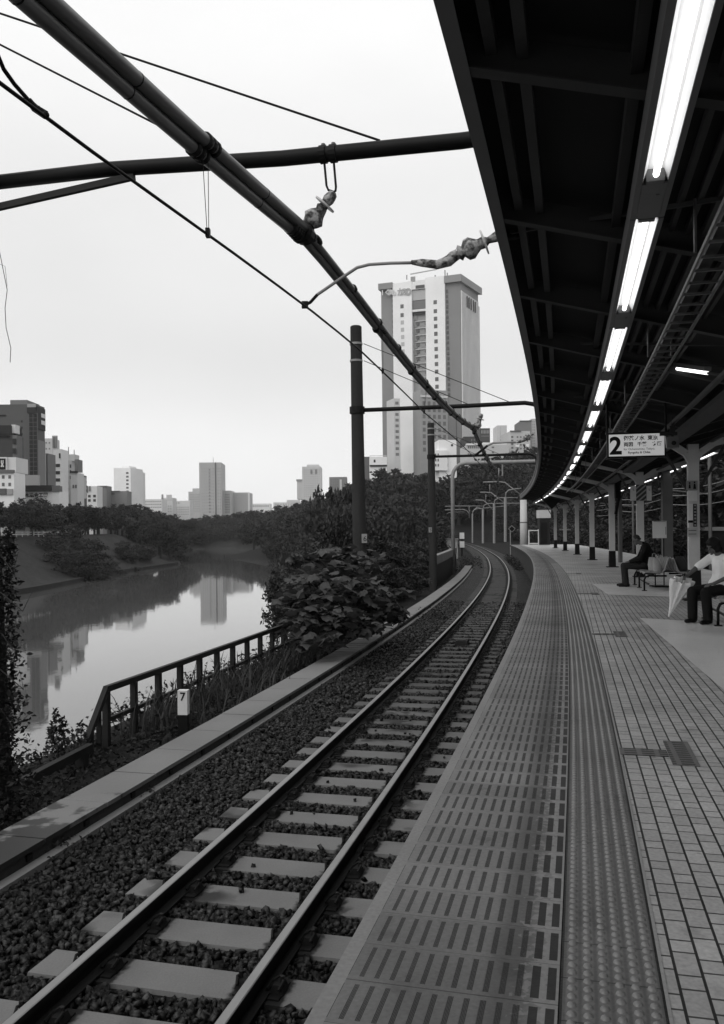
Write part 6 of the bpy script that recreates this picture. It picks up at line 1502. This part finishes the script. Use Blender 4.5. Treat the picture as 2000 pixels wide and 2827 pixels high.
# half-furled pale umbrella, handle in her hand, tip on the floor
M0 = root_matrix(wo); hand_w = M0 @ (Vector(wr[1]) + Vector((.075, 0, -.035)))
tip = at(1845, 1699, 13.75); tip.z = 0.012
um = thing('umbrella', 'pale half-furled umbrella held point down in front of the seated woman', 'umbrella', tip)
top = hand_w; ax = (top - tip); Lu = ax.length; ax.normalize(); ux = ax.cross(Vector((0, 1, 0))).normalized(); uy = ax.cross(ux)
nf = 32; rows = [(.05, .010), (.12, .02), (.35, .055), (.6, .10), (.8, .135), (.93, .155), (.98, .15)]
g = MB(); V, F = [], []
for f, r_ in rows:
    for q in range(nf):
        a = 2 * math.pi * q / nf; rr = r_ * (1 + .28 * math.cos(a * 8 + f * 1.5) * min(1, f * 1.4)); V.append(tip + ax * Lu * f * .97 + (ux * math.cos(a) + uy * math.sin(a) * .55) * rr)
for i in range(len(rows) - 1):
    for q in range(nf): F.append((i * nf + q, i * nf + (q + 1) % nf, (i + 1) * nf + (q + 1) % nf, (i + 1) * nf + q))
g.add(V, F); g.build('canopy', mat('umbrella_fabric', .85, .5, .08, 8), um, smooth=False)
MB().tube([tip, tip + ax * Lu * 1.06], .006, 6).build('shaft', M_GALV, um)
MB().tube([tip, tip + ax * .06], [.003, .007], 6).build('ferrule', M_GALV, um)
e_ = tip + ax * Lu * 1.04; MB().tube([tip + ax * Lu * .96, e_, e_ + ax * .05 + ux * .01], .011, 8).build('handle', M_BLACK, um, smooth=True)
# ================================================================ air: pale even haze round everything
hz = MB().box((0, 420, 75), (1700, 1540, 172)).build('haze', None)
m = bpy.data.materials.new('haze_air'); m.use_nodes = True; t = m.node_tree; t.nodes.clear()
o_ = t.nodes.new('ShaderNodeOutputMaterial'); v_ = t.nodes.new('ShaderNodeVolumePrincipled')
v_.inputs['Color'].default_value = (.95, .95, .95, 1); v_.inputs['Density'].default_value = .00013
t.links.new(v_.outputs[0], o_.inputs['Volume']); hz.data.materials.append(m); tag(hz, kind='stuff')
scn.cycles.volume_bounces = 2
# ================================================================ small pieces belong to the part that carries them
UNDER = {'lettering': ('panel', 'painted_face'), 'lens': ('housing',), 'figure': ('panel',), 'character': ('panel',), 'print_line': ('panel',), 'caption': ('panel',), 'hand': ('panel',), 'trim': ('board',),
         'rail_clip': ('base_plate',), 'lamp_holder': ('reflector',), 'tube': ('reflector',), 'beam_collar': ('pole',), 'stay_collar': ('pole',), 'handle': ('sack',), 'eye': ('body',), 'mouth': ('body',),
         'foot': ('leg',), 'clamp_bolt': ('clamp',), 'ferrule': ('shaft',), 'door': ('wall',), 'sign_bar': ('side_sign_band',), 'emblem': ('sign_panel',), 'joint_ring': ('tube',), 'arm_sleeve': ('arm',)}
kids = {}
for o in scn.objects:
    if o.parent is not None: kids.setdefault(o.parent.name, []).append(o)
def centre(o): return sum((Vector(c) for c in o.bound_box), Vector()) / 8
for pn, ch in list(kids.items()):
    if bpy.data.objects[pn].parent is not None: continue
    for o in ch:
        b_ = o.name.split('.')[0]
        if b_ in UNDER:
            cand = [q for q in ch if q.name.split('.')[0] in UNDER[b_] and q is not o and q.matrix_basis == Matrix.Identity(4)]
            if b_ == 'tube' and 'fluorescent_lamp' not in pn: continue
            if cand:
                c0_ = centre(o) if o.matrix_basis == Matrix.Identity(4) else o.matrix_basis.translation
                o.parent = min(cand, key=lambda q: (centre(q) - c0_).length)
